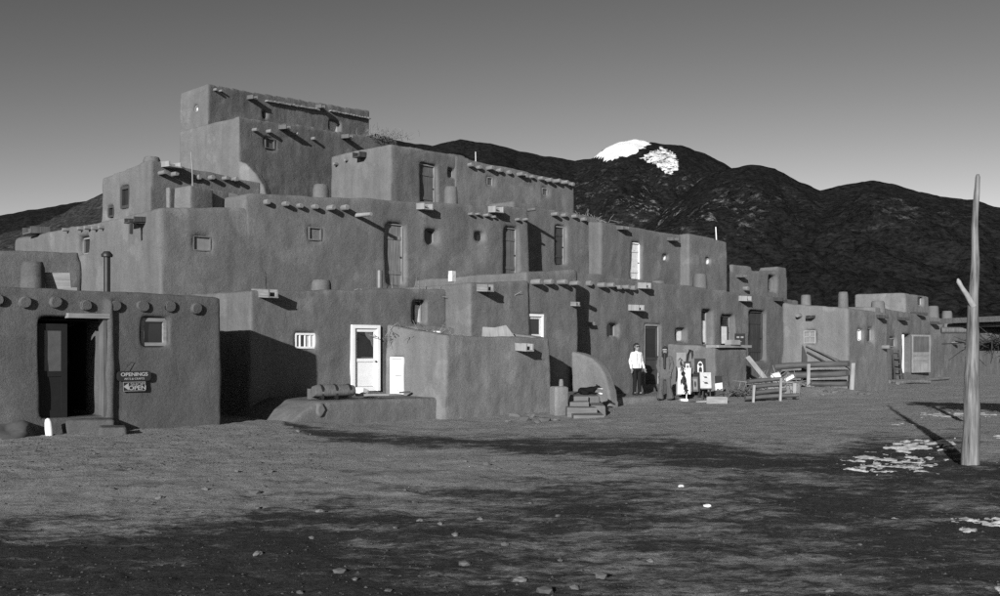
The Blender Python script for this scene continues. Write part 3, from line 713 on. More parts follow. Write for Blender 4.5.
window(L2C, 'F', 663.5, 668.5, 254.5, 260, .2, OLDWHITE, CURT, .05)
canale(L2C, 'F', 620, 230, .5, .42, .14, BROWN); canale(L2C, 'F', 670, 241, .5, .45, .14, BROWN)
p = P(658, 40.5); chimney(L2C, Vector((p.x, p.y, 3.9)), .3, EYE + (HY - 281) / F * 40.5 - 3.9)
L2D = Block('end of the second floor, blocky adobe room with one tiny window', 689, 43.4, 728.5, 233, 241, depth=5, z0=3.2, vox=.09, sm=4)
window(L2D, 'F', 706.5, 711.5, 258, 264, .2, OLDWHITE, CURT, .05)
p = P(700, 42.3); chimney(L2D, Vector((p.x, p.y, 3.6)), .3, EYE + (HY - 274) / F * 42.3 - 3.6)
p = P(717, 46.5); part('antenna_pole', MB().pole((0, 0, -.4), (-.06, 0, .75), .03, .025, 6, 2), WHITE, Matrix.Translation((p.x, p.y, L2D.ze)), L2D.root)
L2E = Block('small ruined adobe room with notched parapet at the right end', 718, 46.6, 788, 271, 271, depth=3.2, z0=3.2, vox=.09, parapet=False)
W = L2E.F
for a, c, t_ in ((733, 753, 265), (778, 788, 267)):
    L2E.extra.append((W.M(0, 0), W.at(a)[0], W.at(c)[0] - .02, .03, 1.1, 4.3, W.z((a + c) / 2, t_)))
door(L2E, 'F', 769.5, 776.5, 276, 292, .4, BROWN, DARKW, None, .07, planks=2, label='small dark doorway with heavy lintel', knob=False)
canale(L2E, 'F', 739, 277.5, .5, .45, .14, BROWN); vigas(L2E, 'F', [(744, 289)], .3, .12)

# ---- third floor and above
L3L = Block('third floor adobe room at left with a dark ladderway window', 150, 29.3, 262, 159, 182, lpx=101, yl=178, z0=4.8, vox=.07, ang=50)
window(L3L, 'L', 118.5, 128, 186, 208, .12, DARKW, GLASS, .09); window(L3L, 'L', 106, 112, 206, 217, .12, DARKW, GLASS, .06)
vigas(L3L, 'F', [(160, 174), (173, 174.5), (197, 177), (210, 177.5), (224, 178.5), (234, 179.5)], .24, .075)
canale(L3L, 'F', 168, 168, .6, .42, .16, PALE)
p = P(152, 30.2); chimney(L3L, Vector((p.x, p.y, 6.6)), .26, EYE + (HY - 157.5) / F * 30.2 - 6.6)
L3 = Block('third floor adobe house with pale left face and deep door', 390, 36.9, 467, 143, 156, lpx=329, yl=156, z0=5.6, vox=.08, ang=50)
door(L3, 'F', 422, 438, 164, 207, .24, WOOD, BROWN, None, .06, planks=3, label='dark brown plank door under the roofline')
window(L3, 'F', 448.5, 456, 168.5, 177, .24, WOOD, GLASS, .03)
vigas(L3, 'L', [(336.5, 163.5), (346.5, 161)], .12, .06); canale(L3, 'L', 362.5, 158, .5, .4, .2, DARKW)
L3B = Block('third floor adobe house lined with viga ends against the mountain', 455, 39.6, 576, 155, 182, depth=4, z0=5.6, vox=.1)
W = L3B.F
vigas(L3B, 'F', [(469, 165), (478, 167), (488, 168.5), (498, 170.5), (508, 173), (518, 175), (524, 176), (531, 177.5), (540, 178.5), (547, 180), (555, 181.5), (563, 183), (571, 185)], .24, .09)
window(L3B, 'F', 488, 494, 177, 186, .12, WOOD, GREYGLASS, .04); window(L3B, 'F', 543, 549, 188, 196, .12, WOOD, GREYGLASS, .04)
p = P(476, 43); part('antenna_pole', MB().pole((0, 0, -.4), (-.02, 0, .8), .02, .015, 6, 2), WHITE, Matrix.Translation((p.x, p.y, L3B.zc)), L3B.root)
p = P(545, 45.6); part('tin_bucket', lathe_mb([(.2, 0), (.24, .4)], 12), METAL, Matrix.Translation((p.x, p.y, EYE + (HY - 205) / F * 45.6)), L3B.root)
L4 = Block('fourth floor adobe house, tall wide block with dark front wall', 238, 36.9, 400, 115, 140, lpx=177, yl=131, z0=5.4, vox=.065, ang=57, sm=14)
vigas(L4, 'F', [(254, 129.5), (268, 131.5), (312, 139)], .26, .07); canale(L4, 'F', 282, 130, .55, .3, .16, BROWN); canale(L4, 'F', 344, 139, .6, .3, .16, BROWN)
vigas(L4, 'F', [(293, 134)], .35, .06)
window(L4, 'F', 266, 276, 138, 149, .1, BROWN, BROWN, .05)
L5 = Block('topmost adobe tower room with bright end wall against the sky', 207, 39.8, 371, 83, 110.5, lpx=178.5, yl=92.5, z0=8.5, vox=.06, ang=57, sm=14)
window(L5, 'L', 192, 196, 105, 111.5, .2, WOOD, OLDWHITE, .05)
window(L5, 'F', 263, 267.5, 110, 118.5, .2, WOOD, GREYGLASS, .04); window(L5, 'F', 330, 341, 120.5, 131, .26, WOOD, GLASS, .03, half=(.3, .98, 'curtain'))
W = L5.F
for a, c, ya, yc in ((265, 318, 101, 110), (329, 369, 111, 119)):     # projecting drip course under the parapet
    q0, q1 = W.at(a)[0], W.at(c)[0]; n = 14; za, zc = W.z(a, ya), W.z(c, yc)
    for k in range(n):
        t_ = (k + .5) / n
        part('drip_board', MB().box(-(q1 - q0) / n * .48, (q1 - q0) / n * .48, -.13, .1, -.03, .03, None, .012), PALE if k % 3 else WOODX, W.M(q0 + (q1 - q0) * t_, za + (zc - za) * t_), L5.root)
canale(L5, 'F', 250, 100, .5, .3, .16, BROWN); canale(L5, 'F', 318, 109, .5, .3, .16, BROWN)
vigas(L5, 'F', [(214, 90), (220, 91.5)], .14, .05)
vigas(L5, 'L', [(183, 143), (187, 142), (190, 141), (194, 140), (198, 139)], .1, .06); vigas(L5, 'L', [(204, 144)], .2, .1)
for b in ALL: b.build()

# ---- freestanding adobe pieces
def uv(u, v, z=0): return Vector(((u - v) * .7071, (u + v) * .7071, z))
mb = MB(); pr = [(0, -.5), (0, 1.5), (.4, 1.43), (.8, 1.30), (1.15, 1.06), (1.38, .70), (1.52, .25), (1.58, -.5)]
mb.prism([(x, z) for x, z in pr][::-1], 0, .38, 'y', frame_M(uv(22.95, 19.9), (.7071, -.7071)))
adobe_solid('wing_wall', 'curved adobe wing wall sloping down beside the steps', 'wall', mb, .045, AD_L, 7, .5, base=uv(22.6, 19.2))
mb = MB(); p = P(559, 26.2); mb.box(-.2, .2, -.22, .22, -.5, EYE + (HY - 386) / F * 26.2, frame_M((p.x, p.y, 0), (.94, .34)))
pb = adobe_solid('adobe_post', 'short square adobe post left of the steps', 'post', mb, .04, AD_L, 5, .4, base=Vector((p.x, p.y, -.1)))
part('stub', lathe_mb([(.07, -.2), (.06, .12), (.045, .18)], 10), AD_L, Matrix.Translation((p.x + .06, p.y, EYE + (HY - 386) / F * 26.2)), pb)
# curved buttress on the upper floors
mb = MB(); q0 = L4.F.O
pr = [(0, -.6), (0, 1.9), (.35, 1.75), (.75, 1.35), (1.05, .9), (1.25, .3), (1.35, -.6)]
p = P(237, 35.5); mb.prism([(x, z) for x, z in pr][::-1], 0, .5, 'y', frame_M((p.x, p.y, EYE + (HY - 196) / F * 35.5 - .6), (.82, -.25)))
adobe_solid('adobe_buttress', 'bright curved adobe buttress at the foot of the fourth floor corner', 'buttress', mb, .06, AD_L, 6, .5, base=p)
# low adobe bins on the second floor roof
def roof_bin(px0, px1, Y, y0, y1, dep, label, mat=AD_L, ang=20):
    a, c = P(px0, Y), P(px1, Y); z0, z1 = EYE + (HY - y1) / F * Y, EYE + (HY - y0) / F * Y
    mb = MB(); mb.box(0, (c - a).length, 0, dep, z0 - .3, z1, frame_M((a.x, a.y, 0), (math.cos(R(ang)), math.sin(R(ang)))))
    return adobe_solid('roof_bin', label, 'adobe bin', mb, .06, mat, 6, .6, 'adobe bins on the second floor roof', Vector((a.x, a.y, z0)))
roof_bin(174, 197, 27.9, 187, 212, .9, 'large pale adobe bin with a thin pole on the second floor roof', ang=-30)
roof_bin(197, 206, 28.4, 187, 212, .8, 'shaded right side bin next to the pale bin on the roof', AD, 42)
roof_bin(206, 213, 28.6, 188, 212, .7, 'narrow bright adobe pier between the roof bins', ang=-30)
roof_bin(213, 243, 29.4, 190, 212, .6, 'long low adobe bin in front of the fourth floor', AD, 42)
roof_bin(165, 170.5, 28.6, 187, 212, .3, 'small upright adobe pier left of the roof bins', ang=-25)
p = P(192.5, 28.6); z_ = EYE + (HY - 186) / F * 28.6
tag(part('roof_pole', MB().pole((0, 0, -.4), (-.04, 0, .98), .022, .014, 6, 4, .02), PALE, Matrix.Translation((p.x, p.y, z_)), None), 'thin upright pole on the second floor roof', 'pole')
p = P(240, 29.2); z_ = EYE + (HY - 205) / F * 29.2

# ---------------------------------------------------------------- terraces, steps
DIRT = adobe_mat('packed_earth_step', .2, 12.2)
mb = MB(); zt = .40
mb.prism([(-.5, -.6), (4.6, -.6), (4.6, zt - .05), (.55, zt), (.1, .2), (-.5, -.25)][::-1], 0, 2.6, 'y', frame_M((P(300, 22.0).x, P(300, 22.0).y, 0), (.7071, .7071)))
adobe_solid('adobe_terrace', 'low adobe terrace in front of the white screen door', 'terrace', mb, .06, AD, 7, .8, base=P(360, 23.5))
mb = MB(); mb.box(P(571, 27).x, P(600, 27).x, 26.9, 30.0, -.5, .30)
adobe_solid('adobe_landing', 'small raised adobe landing above the steps', 'landing', mb, .05, AD, 5, .5, base=P(586, 28))
mb = MB(); mb.box(22.9, 32.0, 18.95, 21.3, -.5, .06, Matrix(((.7071, -.7071, 0, 0), (.7071, .7071, 0, 0), (0, 0, 1, 0), (0, 0, 0, 1))))
adobe_solid('earth_walk', 'low packed earth walk where the two people stand', 'walk', mb, .08, DIRT, 5, .5, base=P(680, 33))
STEPW = wood_mat('worn_step_wood', .14, along='x')
stp = thing('steps', 'four plank steps between adobe post and curved wing wall', 'steps', P(586, 25.5, z=-.15))
for x0, x1, Y, yt, yb in ((574, 604, 24.6, 415, 421), (567, 597, 25.3, 408, 414.5), (570, 589, 26.0, 402, 409), (573, 588, 26.7, 396, 403)):
    a, c = P(x0, Y, yt), P(x1, Y, yb)
    part('step', MB().box(0, c.x - a.x, 0, .75, c.z - a.z - .12, 0, None, .012), STEPW, Matrix.Translation(a), stp)
mb = MB(); mb.box(P(589, 26.2).x, P(606, 26.2).x, 26.0, 27.4, -.5, .12)
adobe_solid('adobe_mound', 'rounded adobe mound right of the plank steps', 'mound', mb, .05, AD_L, 12, .8, base=P(597, 26.5))

# ---------------------------------------------------------------- stones, gravel, snow
def stone_mesh(seed, mat, sub=2):
    bm = bmesh.new(); bmesh.ops.create_icosphere(bm, subdivisions=sub, radius=1)
    for v in bm.verts:
        k = 1 + .6 * noise.noise(v.co * 1.1 + Vector((seed * 3.1, 0, 0))) + .12 * noise.noise(v.co * 3 + Vector((0, seed, 0)))
        v.co = Vector((v.co.x * k * 1.15, v.co.y * k * .9, v.co.z * k * .6))
    me = bpy.data.meshes.new('stone'); bm.to_mesh(me); bm.free(); me.materials.append(mat)
    me.polygons.foreach_set('use_smooth', [sub > 2] * len(me.polygons)); return me
PALEROCK = plain('pale_stone', .14, .9); DARKROCK = plain('dark_stone', .13, .9)
SM = [stone_mesh(i, (ROCK, PALEROCK, ROCK, DARKROCK)[i % 4], 1 + i % 2) for i in range(8)]
rnd = random.Random(5)
def put_stone(me, x, y, s, label, group=None, name='stone', sink=.35, sq=1.0):
    M = Matrix.Translation((x, y, gfull(x, y) + s * .6 * (1 - sink) * sq * .6)) @ Matrix.Rotation(rnd.uniform(0, 6.28), 4, 'Z') @ Matrix.Diagonal((s, s, s * sq, 1))
    return tag(link(name, me, M), label, 'stone', group)
ST = [(270, 472, .09), (205, 490, .05), (112, 490, .06), (78, 487, .05), (160, 497, .06), (255, 493, .08), (258, 507, .07), (320, 511, .06), (264, 487, .07), (312, 535, .05), (258, 555, .05), (340, 571, .07), (415, 503, .05), (440, 525, .06), (395, 530, .05), (487, 465, .07), (465, 462, .05), (602, 579, .08), (575, 588, .07), (520, 582, .06), (545, 592, .08), (627, 505, .04), (744, 590, .05), (558, 517, .05), (405, 492, .07), (237, 472, .06), (130, 470, .05), (60, 470, .05), (420, 520, .04), (465, 563, .06), (505, 545, .05), (355, 580, .05), (388, 590, .05), (300, 590, .06), (250, 448, .06), (225, 447, .05), (205, 443, .05), (298, 431, .08), (292, 427, .07), (310, 434, .06), (650, 560, .04), (700, 535, .04), (560, 560, .05), (480, 520, .04), (35, 452, .06), (15, 447, .06), (95, 455, .05), (150, 448, .05), (180, 452, .05), (830, 590, .05), (790, 560, .04), (860, 545, .04), (455, 535, .05), (530, 503, .04)]
for i, (px, py, s) in enumerate(ST):
    g = G(px, py)
    zone = 'on pale dirt before the far left house' if px < 330 and py < 480 else 'in the dark dirt at bottom left' if px < 360 else 'on the dirt at bottom right' if px > 640 else 'on the dirt near the bottom centre' if py > 540 else 'on the open dirt of the middle yard'
    put_stone(SM[(i * 5 + i // 3) % 8], g.x, g.y, s * rnd.uniform(.4, .75), 'small loose stone ' + zone, 'small stones ' + zone)
for px, py, s, l in ((707, 508, .035, 'bright white pebble alone in the middle of the dark dirt'), (681, 488, .03, 'bright white pebble on dark dirt left of the snow')):
    g = G(px, py); put_stone(stone_mesh(px, WHITE), g.x, g.y, s, l)
for k, (px, py, s) in enumerate(((515, 414, .13), (524, 420, .16), (532, 417, .12), (545, 421, .14), (556, 420, .1), (538, 424, .09), (508, 421, .08))):
    g = G(px, py); Y = min(g.y * 1.1, 25.4); q = P(px, Y); put_stone(SM[(k * 3 + 1) % 8], q.x, q.y, s, 'rubble stone at the foot of the small front room', 'rubble stones below the front room')
# doorway of the left house
q = P(14, 17.9); put_stone(stone_mesh(31, plain('boulder_stone', .08, .95), 3), q.x - .1, q.y, .46, 'large dark rounded boulder left of the open doorway', name='boulder', sq=.75, sink=.5)
def mound(label, px0, px1, Y, dep, h, name='doorstep', mat=None):
    a, c = P(px0, Y), P(px1, Y); mb = MB()
    mb.box(0, (c - a).length, 0, dep, -.3, h, frame_M((a.x, a.y, 0), (.9, .35)))
    return adobe_solid(name, label, 'doorstep', mb, .04, mat or AD_VIG, 9, .9, base=Vector((a.x, a.y, 0)))
mound('rounded earth doorstep below the open doorway', 66, 112, 18.35, .75, .26)
mound('smaller earth hump right of the doorstep', 98, 126, 18.0, .6, .16, 'earth_hump')
wp = P(49.5, 18.0); mb = MB()
mb.rings([(0, 0, -.08), (.0, 0, 0), (-.01, 0, .1), (-.03, .02, .22), (-.045, .03, .28), (-.05, .035, .30)], [.06, .066, .068, .062, .045, .015], 12, .04, 2)
tag(part('white_post', mb, WHITE, Matrix.Translation((wp.x, wp.y, gfull(wp.x, wp.y))), None), 'short white rounded post standing at the left doorway', 'post')

def gravel(n):
    mb = MB(); r_ = random.Random(11)
    for k in range(n):
        if k % 5 < 2: px, py = r_.uniform(-20, 330), r_.uniform(428, 470)
        else: px, py = r_.uniform(-40, 1040), 405 + 200 * r_.random() ** .8
        g = G(px, py)
        if (g.y - g.x) * .7071 > 17.3 and py < 425: continue
        s = r_.uniform(.003, .009) * r_.uniform(.7, 1.5) * (1 + .035 * g.y); z = gfull(g.x, g.y)
        a = r_.uniform(0, 6.28); c_, s_ = math.cos(a) * s, math.sin(a) * s
        vs = [(g.x + c_ * 1.4, g.y + s_ * 1.4, z), (g.x - s_, g.y + c_, z), (g.x - c_ * 1.4, g.y - s_ * 1.4, z), (g.x + s_, g.y - c_, z), (g.x + c_ * .3, g.y, z + s * .8), (g.x, g.y, z - s * .5)]
        mb.add(vs, [(0, 1, 4), (1, 2, 4), (2, 3, 4), (3, 0, 4)])
    return mb
GRAV, t_, b_ = nodes('gravel_stone'); geo = N(t_, 'ShaderNodeNewGeometry')
finish(t_, b_, mrange(t_, geo.outputs['Random Per Island'], 0, 1, .015, .075), .95)
gv = link('gravel', gravel(5000).mesh('gravel', GRAV)); gv['kind'] = 'stuff'
gv['label'] = 'loose grit and pebbles scattered over the dirt'

SNOWM, t_, b_ = nodes('old_snow'); geo = N(t_, 'ShaderNodeNewGeometry')
finish(t_, b_, mrange(t_, noise_node(t_, geo.outputs['Position'], 7, 6, .75), .3, .7, .22, .9), .8, noise_node(t_, geo.outputs['Position'], 14, 4), .5, .03)
def snow_f(px, py, x, y):
    def g(cx, cy, wx, wy): return math.exp(-((px - cx) / wx) ** 4 - ((py - cy) / wy) ** 4)
    n1 = noise.fractal((x * 2.6, y * 2.2, 0), .6, 2.1, 6); n2 = noise.noise((x * 7, y * 8, 4))
    f = max(1.05 * g(925, 444.5, 42, 4.5), .86 * g(895, 457, 52, 9), .8 * g(890, 470, 52, 7), .95 * g(960, 414.5, 48, 2.6), .62 * g(918, 425, 30, 2.5), 1.0 * g(985, 522, 40, 5), .7 * g(975, 531, 30, 5), .9 * g(1004, 588, 12, 9), .8 * g(1010, 440, 18, 5))
    return f * .80 - .76 + .5 * n1 + .40 * n2 + .40 * noise.noise((x * 5, y * 5, 9)) + .22 * noise.noise((x * 19, y * 15, 2))
def snow_mesh():
    v = []; f = []
    nx, ny = 260, 420; ys = [6.2 * (28 / 6.2) ** (j / ny) for j in range(ny + 1)]
    idx = {}; val = {}
    for j, y in enumerate(ys):
        for i in range(nx + 1):
            px = 835 + (1030 - 835) * i / nx; x = (px - HX) / F * y; py = HY + F * EYE / y
            val[i, j] = (snow_f(px, py, x, y), x, y)
    for j in range(ny):
        for i in range(nx):
            ks = [(i, j), (i + 1, j), (i + 1, j + 1), (i, j + 1)]
            if max(val[k][0] for k in ks) < 0: continue
            q = []
            for k in ks:
                if k not in idx:
                    s, x, y = val[k]; idx[k] = len(v); v.append((x, y, gfull(x, y) + max(-.008, min(.012, s * .05)) + .002))
                q.append(idx[k])
            f.append(tuple(q))
    me = bpy.data.meshes.new('snow'); me.from_pydata(v, [], f); me.update(); me.materials.append(SNOWM)
    me.polygons.foreach_set('use_smooth', [True] * len(f)); return me
sn = link('snow_patches', snow_mesh()); sn['kind'] = 'stuff'; sn['label'] = 'thin broken patches of old snow near the tall pole'

# ---------------------------------------------------------------- tall pole, drying rack
pt = thing('tall_pole', 'tall weathered wooden pole with a short broken fork at the right', 'pole', P(970.5, 13.8, z=0))
o0 = P(970.5, 13.8, z=gfull(6.56, 13.8))
cs = []; rs = []
for z, px, r in ((-.3, 970.5, .122), (.0, 970.5, .118), (.4, 971, .110), (.9, 971.5, .100), (1.4, 972, .088), (1.9, 973, .076), (2.27, 973.5, .066), (2.8, 974.5, .052), (3.3, 975.5, .043), (3.7, 976.5, .037), (3.98, 977, .03), (4.02, 977, .018)):
    cs.append((P(px, 13.8).x + .008 * math.sin(z * 5), 13.8 + .01 * math.cos(z * 3.7), z)); rs.append(r)
fc = []; fr = []
for i in range(len(cs) - 1):
    for k in range(4):
        f_ = k / 4; c_ = Vector(cs[i]).lerp(Vector(cs[i + 1]), f_); n_ = noise.noise((c_.z * 3.1, 4, 0))
        fc.append(c_ + Vector((.010 * noise.noise((c_.z * 2, 0, 9)), 0, 0))); fr.append((rs[i] + (rs[i + 1] - rs[i]) * f_) * (1 + .07 * n_ + .04 * noise.noise((c_.z * 11, 8, 0))))
fc.append(cs[-1]); fr.append(rs[-1])
trunk = link('shaft', MB().rings(fc, fr, 18, .07, 3).mesh('shaft', POLE), None, pt)
link('fork', MB().rings([(6.58, 13.76, 2.18), (6.47, 13.73, 2.34), (6.38, 13.7, 2.45), (6.345, 13.7, 2.52), (6.335, 13.7, 2.56)], [.045, .034, .028, .03, .012], 9, .08, 4).mesh('fork', PALE), None, pt)
rk = thing('drying_rack', 'low pole drying rack with earth and brush roof behind the tall pole', 'rack', (11.5, 20.5, 0))
for x, y in ((9.97, 21.1), (13.4, 20.2), (10.9, 17.9), (14.2, 17.2)):
    link('post', MB().pole((x, y, -.3), (x + .03, y, 1.98), .075, .065, 9, 5, .03, .08, int(x * 7)).mesh('post', POLE), None, rk)
for k, (a, c) in enumerate((((9.45, 21.2, 1.98), (14.2, 20.0, 2.0)), ((10.4, 17.9, 1.98), (14.9, 17.1, 2.0)))):
    link('beam', MB().pole(a, c, .07, .06, 9, 6, .04, .08, k).mesh('beam', BROWN), None, rk)
for k in range(13):
    f_ = k / 12; x0 = 9.75 + 4.3 * f_; y0 = 21.35 - 1.1 * f_
    link('roof_pole', MB().pole((x0, y0 + .15, 2.08), (x0 + .85, y0 - 3.7, 2.08), .05, .04, 7, 4, .05, .1, k).mesh('roof_pole', LOG), None, rk)
mb = MB(); mb.prism([(9.55, 21.5), (10.5, 17.7), (15, 16.9), (14.4, 20.3)], 2.13, 2.24)
link('earth_roof', mb.mesh('earth_roof', AD), None, rk)
def twigs(n, cx, cy, cz, sx, sy, sz, seed, L=.5, r=.008, up=0.0):
    mb = MB(); q = random.Random(seed)
    for k in range(n):
        p = Vector((cx + q.gauss(0, sx), cy + q.gauss(0, sy), cz + abs(q.gauss(0, sz))))
        d = Vector((q.gauss(0, 1), q.gauss(0, 1), q.gauss(up, .6))).normalized() * L * q.uniform(.5, 1.2)
        m_ = p + d * .5 + Vector((q.gauss(0, .04), q.gauss(0, .04), q.gauss(0, .04)))
        mb.rings([p, m_, p + d], [r, r * .8, r * .4], 4, 0, k, False)
    return mb
bh = twigs(420, 11.0, 20.4, 1.62, .62, .25, .08, 3, .5, .012)
bh.rings([(10.05, 20.75, 1.68), (10.6, 20.6, 1.68), (11.4, 20.4, 1.7), (12.6, 20.1, 1.7)], [.07, .12, .14, .08], 10, .2, 5)
bo = link('brush_bundle', bh.mesh('brush_bundle', plain('dry_brush', .04, .95)), Matrix.Identity(4), rk)
link('shelf_pole', MB().pole((9.85, 20.9, 1.58), (14.0, 19.8, 1.58), .04, .035, 7, 5, .03).mesh('shelf_pole', BROWN), None, rk)

# ---------------------------------------------------------------- woodpile and fence scraps at right of the pictures
def log(label, a, c, r0, r1, mat=LOG, seed=0, group='logs stacked between posts', name='log', cat='log', bend=.03):
    a, c = Vector(a), Vector(c); M = Matrix.Translation(a); d = c - a
    X = d.normalized(); Z = X.cross(Vector((0, 1, .2))).normalized(); Yv = Z.cross(X)
    for i in range(3): M[i][0], M[i][1], M[i][2] = X[i], Yv[i], Z[i]
    mb = MB().pole((0, 0, 0), (d.length, 0, 0), r0, r1, 11, 7, bend, .07, seed)
    return tag(part(name, mb, mat, M, None), label, cat, group)
ga, gc = Vector((10.15, 36.3, 0)), Vector((12.05, 34.35, 0))
log('thick upper log held behind two pale stakes', ga + Vector((0, 0, .92)), gc + Vector((.05, 0, 1.06)), .12, .10, seed=1)
log('thick middle log under the upper log behind two pale stakes', ga + Vector((.25, -.2, .60)), gc + Vector((0, 0, .72)), .125, .105, seed=2)
log('shadowed lowest log of the thick pile', ga + Vector((.35, -.2, .30)), gc + Vector((0, 0, .36)), .10, .09, seed=3)
def stake(label, px, Y, y0, y1, r, mat=PALE, lean=0.0, group='upright stakes holding the logs'):
    a, c = P(px, Y, y1), P(px + lean, Y, y0); g = gfull(a.x, a.y); a.z = min(a.z, g) - .2
    return tag(part('stake', MB().box(-r, r, -r * .6, r * .6, 0, c.z - a.z, Matrix.Shear('XY', 4, ((c.x - a.x) / (c.z - a.z), 0)), .008), mat, Matrix.Translation(a), None), label, 'stake', group)
stake('wide pale stake at the middle of the thick logs', 808, 34.6, 364, 388, .055, lean=.5)
stake('wide pale stake at the right end of the thick logs', 851, 34.0, 363, 390, .065, lean=2)
for k, (z, l, da, dc) in enumerate(((.58, 'topmost thin pole of the low woodpile beside the adobe block', 0, -.1), (.41, 'second thin pole from the top of the low woodpile', .05, 0), (.24, 'third thin pole from the top of the low woodpile', .2, .05), (.08, 'lowest thin pole of the low woodpile, longest to the right', -.1, .45))):
    log(l, (7.55 + da, 30.1, z), (8.75 + dc, 30.5, z + .07), .075, .06, seed=10 + k, group='thin poles of the low woodpile', bend=.02)
stake('thin stake at the left of the low woodpile', 753, 29.85, 385, 403, .035, lean=1)
stake('thin stake at the middle of the low woodpile', 780, 30.0, 378, 401, .038, lean=1)
stake('short stake at the right end of the low woodpile', 794, 31.0, 383, 396, .05, lean=.5)
def plank(label, a, c, w, th, mat, name='plank', cat='plank', axis=Vector((0, -1, 0))):
    a, c = Vector(a), Vector(c); Z = (c - a).normalized(); X = axis.cross(Z).normalized(); Yv = Z.cross(X)
    M = Matrix.Translation(a)
    for i in range(3): M[i][0], M[i][1], M[i][2] = X[i], Yv[i], Z[i]
    return tag(part(name, MB().box(-w / 2, w / 2, -th / 2, th / 2, 0, (c - a).length, None, .006), mat, M, None), label, cat)
plank('bleached plank leaning against the right side of the adobe block', P(765.5, 34.2, 379), P(747.5, 35.2, 357), .16, .06, PALE)
plank('dark upright board standing behind the thick logs', P(803.5, 36.2, z=0), P(805, 36.9, 338), .2, .06, DARKW)
tag(link('thin_rail', MB().pole(P(806, 36.6, 346), P(851, 35.0, 365.5), .025, .02, 6, 5, .02).mesh('thin_rail', BROWN)), 'longer thin rail slanting down from the dark upright board', 'rail')
tag(link('thin_rail', MB().pole(P(807, 36.6, 352), P(831, 35.8, 365), .035, .03, 6, 4, .02).mesh('thin_rail', DARKW)), 'shorter thicker rail slanting down from the dark upright board', 'rail')
p = P(776, 32.0, 377.5); tag(part('basin', lathe_mb([(.10, -.16), (.15, -.1), (.17, .12), (.15, .12), (.10, -.08)], 14), WHITE, Matrix.Translation(p) @ Matrix.Rotation(1.35, 4, 'Y'), None), 'white basin lying on its side behind the low woodpile', 'basin')
for k, (px, py, Y, s, m_) in enumerate(((789, 378, 32.6, .16, OLDWHITE), (785, 384, 32.2, .2, WOODX), (791, 388, 32.0, .18, PALE), (786, 375, 33.0, .14, BROWN))):
    p = P(px, Y, py); tag(part('scrap_block', MB().box(-s, s, -.06, .06, -.05, .05, None, .01), m_, Matrix.Translation(p) @ Matrix.Rotation((-.5, .4, .9, -.9)[k], 4, 'Y') @ Matrix.Rotation(k, 4, 'Z'), None), ('whitewashed scrap of board at the top of the heap by the white basin', 'grey scrap of board in the heap by the white basin', 'bleached scrap of board at the bottom of the heap by the white basin', 'brown scrap of board behind the heap by the white basin')[k], 'board', 'scrap boards beside the basin')
# heap under the scraps so that they rest on something
p = P(787, 32.4); mb = MB(); mb.box(p.x - .9, p.x + .35, p.y - .35, p.y + .7, -.3, .42)
adobe_solid('rubble_heap', 'heap of earth and rubble between the two woodpiles', 'heap', mb, .06, DIRT, 14, 2.5, base=Vector((p.x, p.y, 0)))
for k, (px, py, s) in enumerate(((826, 388, .1), (835, 389, .12), (845, 385, .1), (815, 393, .09), (861, 386, .13), (868, 381, .1), (800, 397, .1), (822, 385, .08))):
    q = P(px, 33.2 - k * .1); put_stone(SM[(k * 3) % 8], q.x, q.y, s, 'stone among the rubble in front of the thick logs', 'rubble stones by the thick logs')
tag(link('kerb_pole', MB().pole(P(672, 31.9, z=.0), P(752, 33.6, z=.02), .06, .05, 8, 6, .05).mesh('kerb_pole', LOG)), 'long dark pole lying along the edge of the earth walk', 'pole')
for k, (a, c, l) in enumerate(((P(889, 45, z=.07), P(949, 49.5, z=.1), 'long pale pole lying in front of the far right house'), (P(898, 43, z=.08), P(930, 44.5, z=.08), 'short pole lying nearer than the long pale pole at far right'))):
    tag(link('fallen_pole', MB().pole(a, c, .09, .07, 8, 6, .08, .08, k).mesh('fallen_pole', POLE)), l, 'pole')
# ladder at the far right house
ld = thing('ladder', 'short dark ladder leaning on the far right house', 'ladder', P(898, 47.2, z=0))
la, lb, ta, tb = P(895, 47.0, 379), P(903, 47.4, 379), P(892, 48.1, 350), P(898, 48.5, 350)
link('rail', MB().pole(la, ta, .045, .04, 7, 3).mesh('rail', DARKW), None, ld); link('rail', MB().pole(lb, tb, .045, .04, 7, 3).mesh('rail', DARKW), None, ld)
for k in range(5):
    f_ = (k + .7) / 5.2; link('rung', MB().pole(la.lerp(ta, f_), lb.lerp(tb, f_), .03, .03, 6, 2).mesh('rung', BROWN), None, ld)

# ---------------------------------------------------------------- things on the terrace and roofs
dF = (.7071, .7071)
tr = thing('log_bench', 'short rounded log bench with three dark straps on the terrace', 'bench', P(331, 23.4, z=.43))
Mt = frame_M(P(313, 22.9, z=.43), (.80, .60)); 
part('seat', MB().rings([(0, 0, .16), (.1, 0, .16), (.95, 0, .16), (1.05, 0, .16)], [.13, .15, .15, .12], 12, .12, 2), BROWN, Mt, tr)
for k, x in enumerate((.16, .52, .88)):
    part('strap', MB().rings([(x, 0, .16), (x + .05, 0, .16)], [.165, .165], 12).box(x, x + .05, -.155, -.10, -.02, .12), IRON, Mt, tr)
part('backing', MB().box(.0, 1.05, .1, .3, -.02, .22), AD, Mt, tr)
p = P(361, 24.4, z=.45); tag(part('cloth_bundle', MB().box(-.09, .09, -.12, .12, 0, .17, None, .02), CURT, frame_M(p, (.6, .8)) @ Matrix.Rotation(.35, 4, 'Y'), None), 'small pale block leaning by the foot of the screen door', 'block')
p = P(357, 23.8, z=.445); tag(part('flat_board', MB().box(0, .78, 0, .22, 0, .045, None, .005), WOODX, frame_M(p, (.9, .3)), None), 'flat board lying on the terrace before the screen door', 'board')
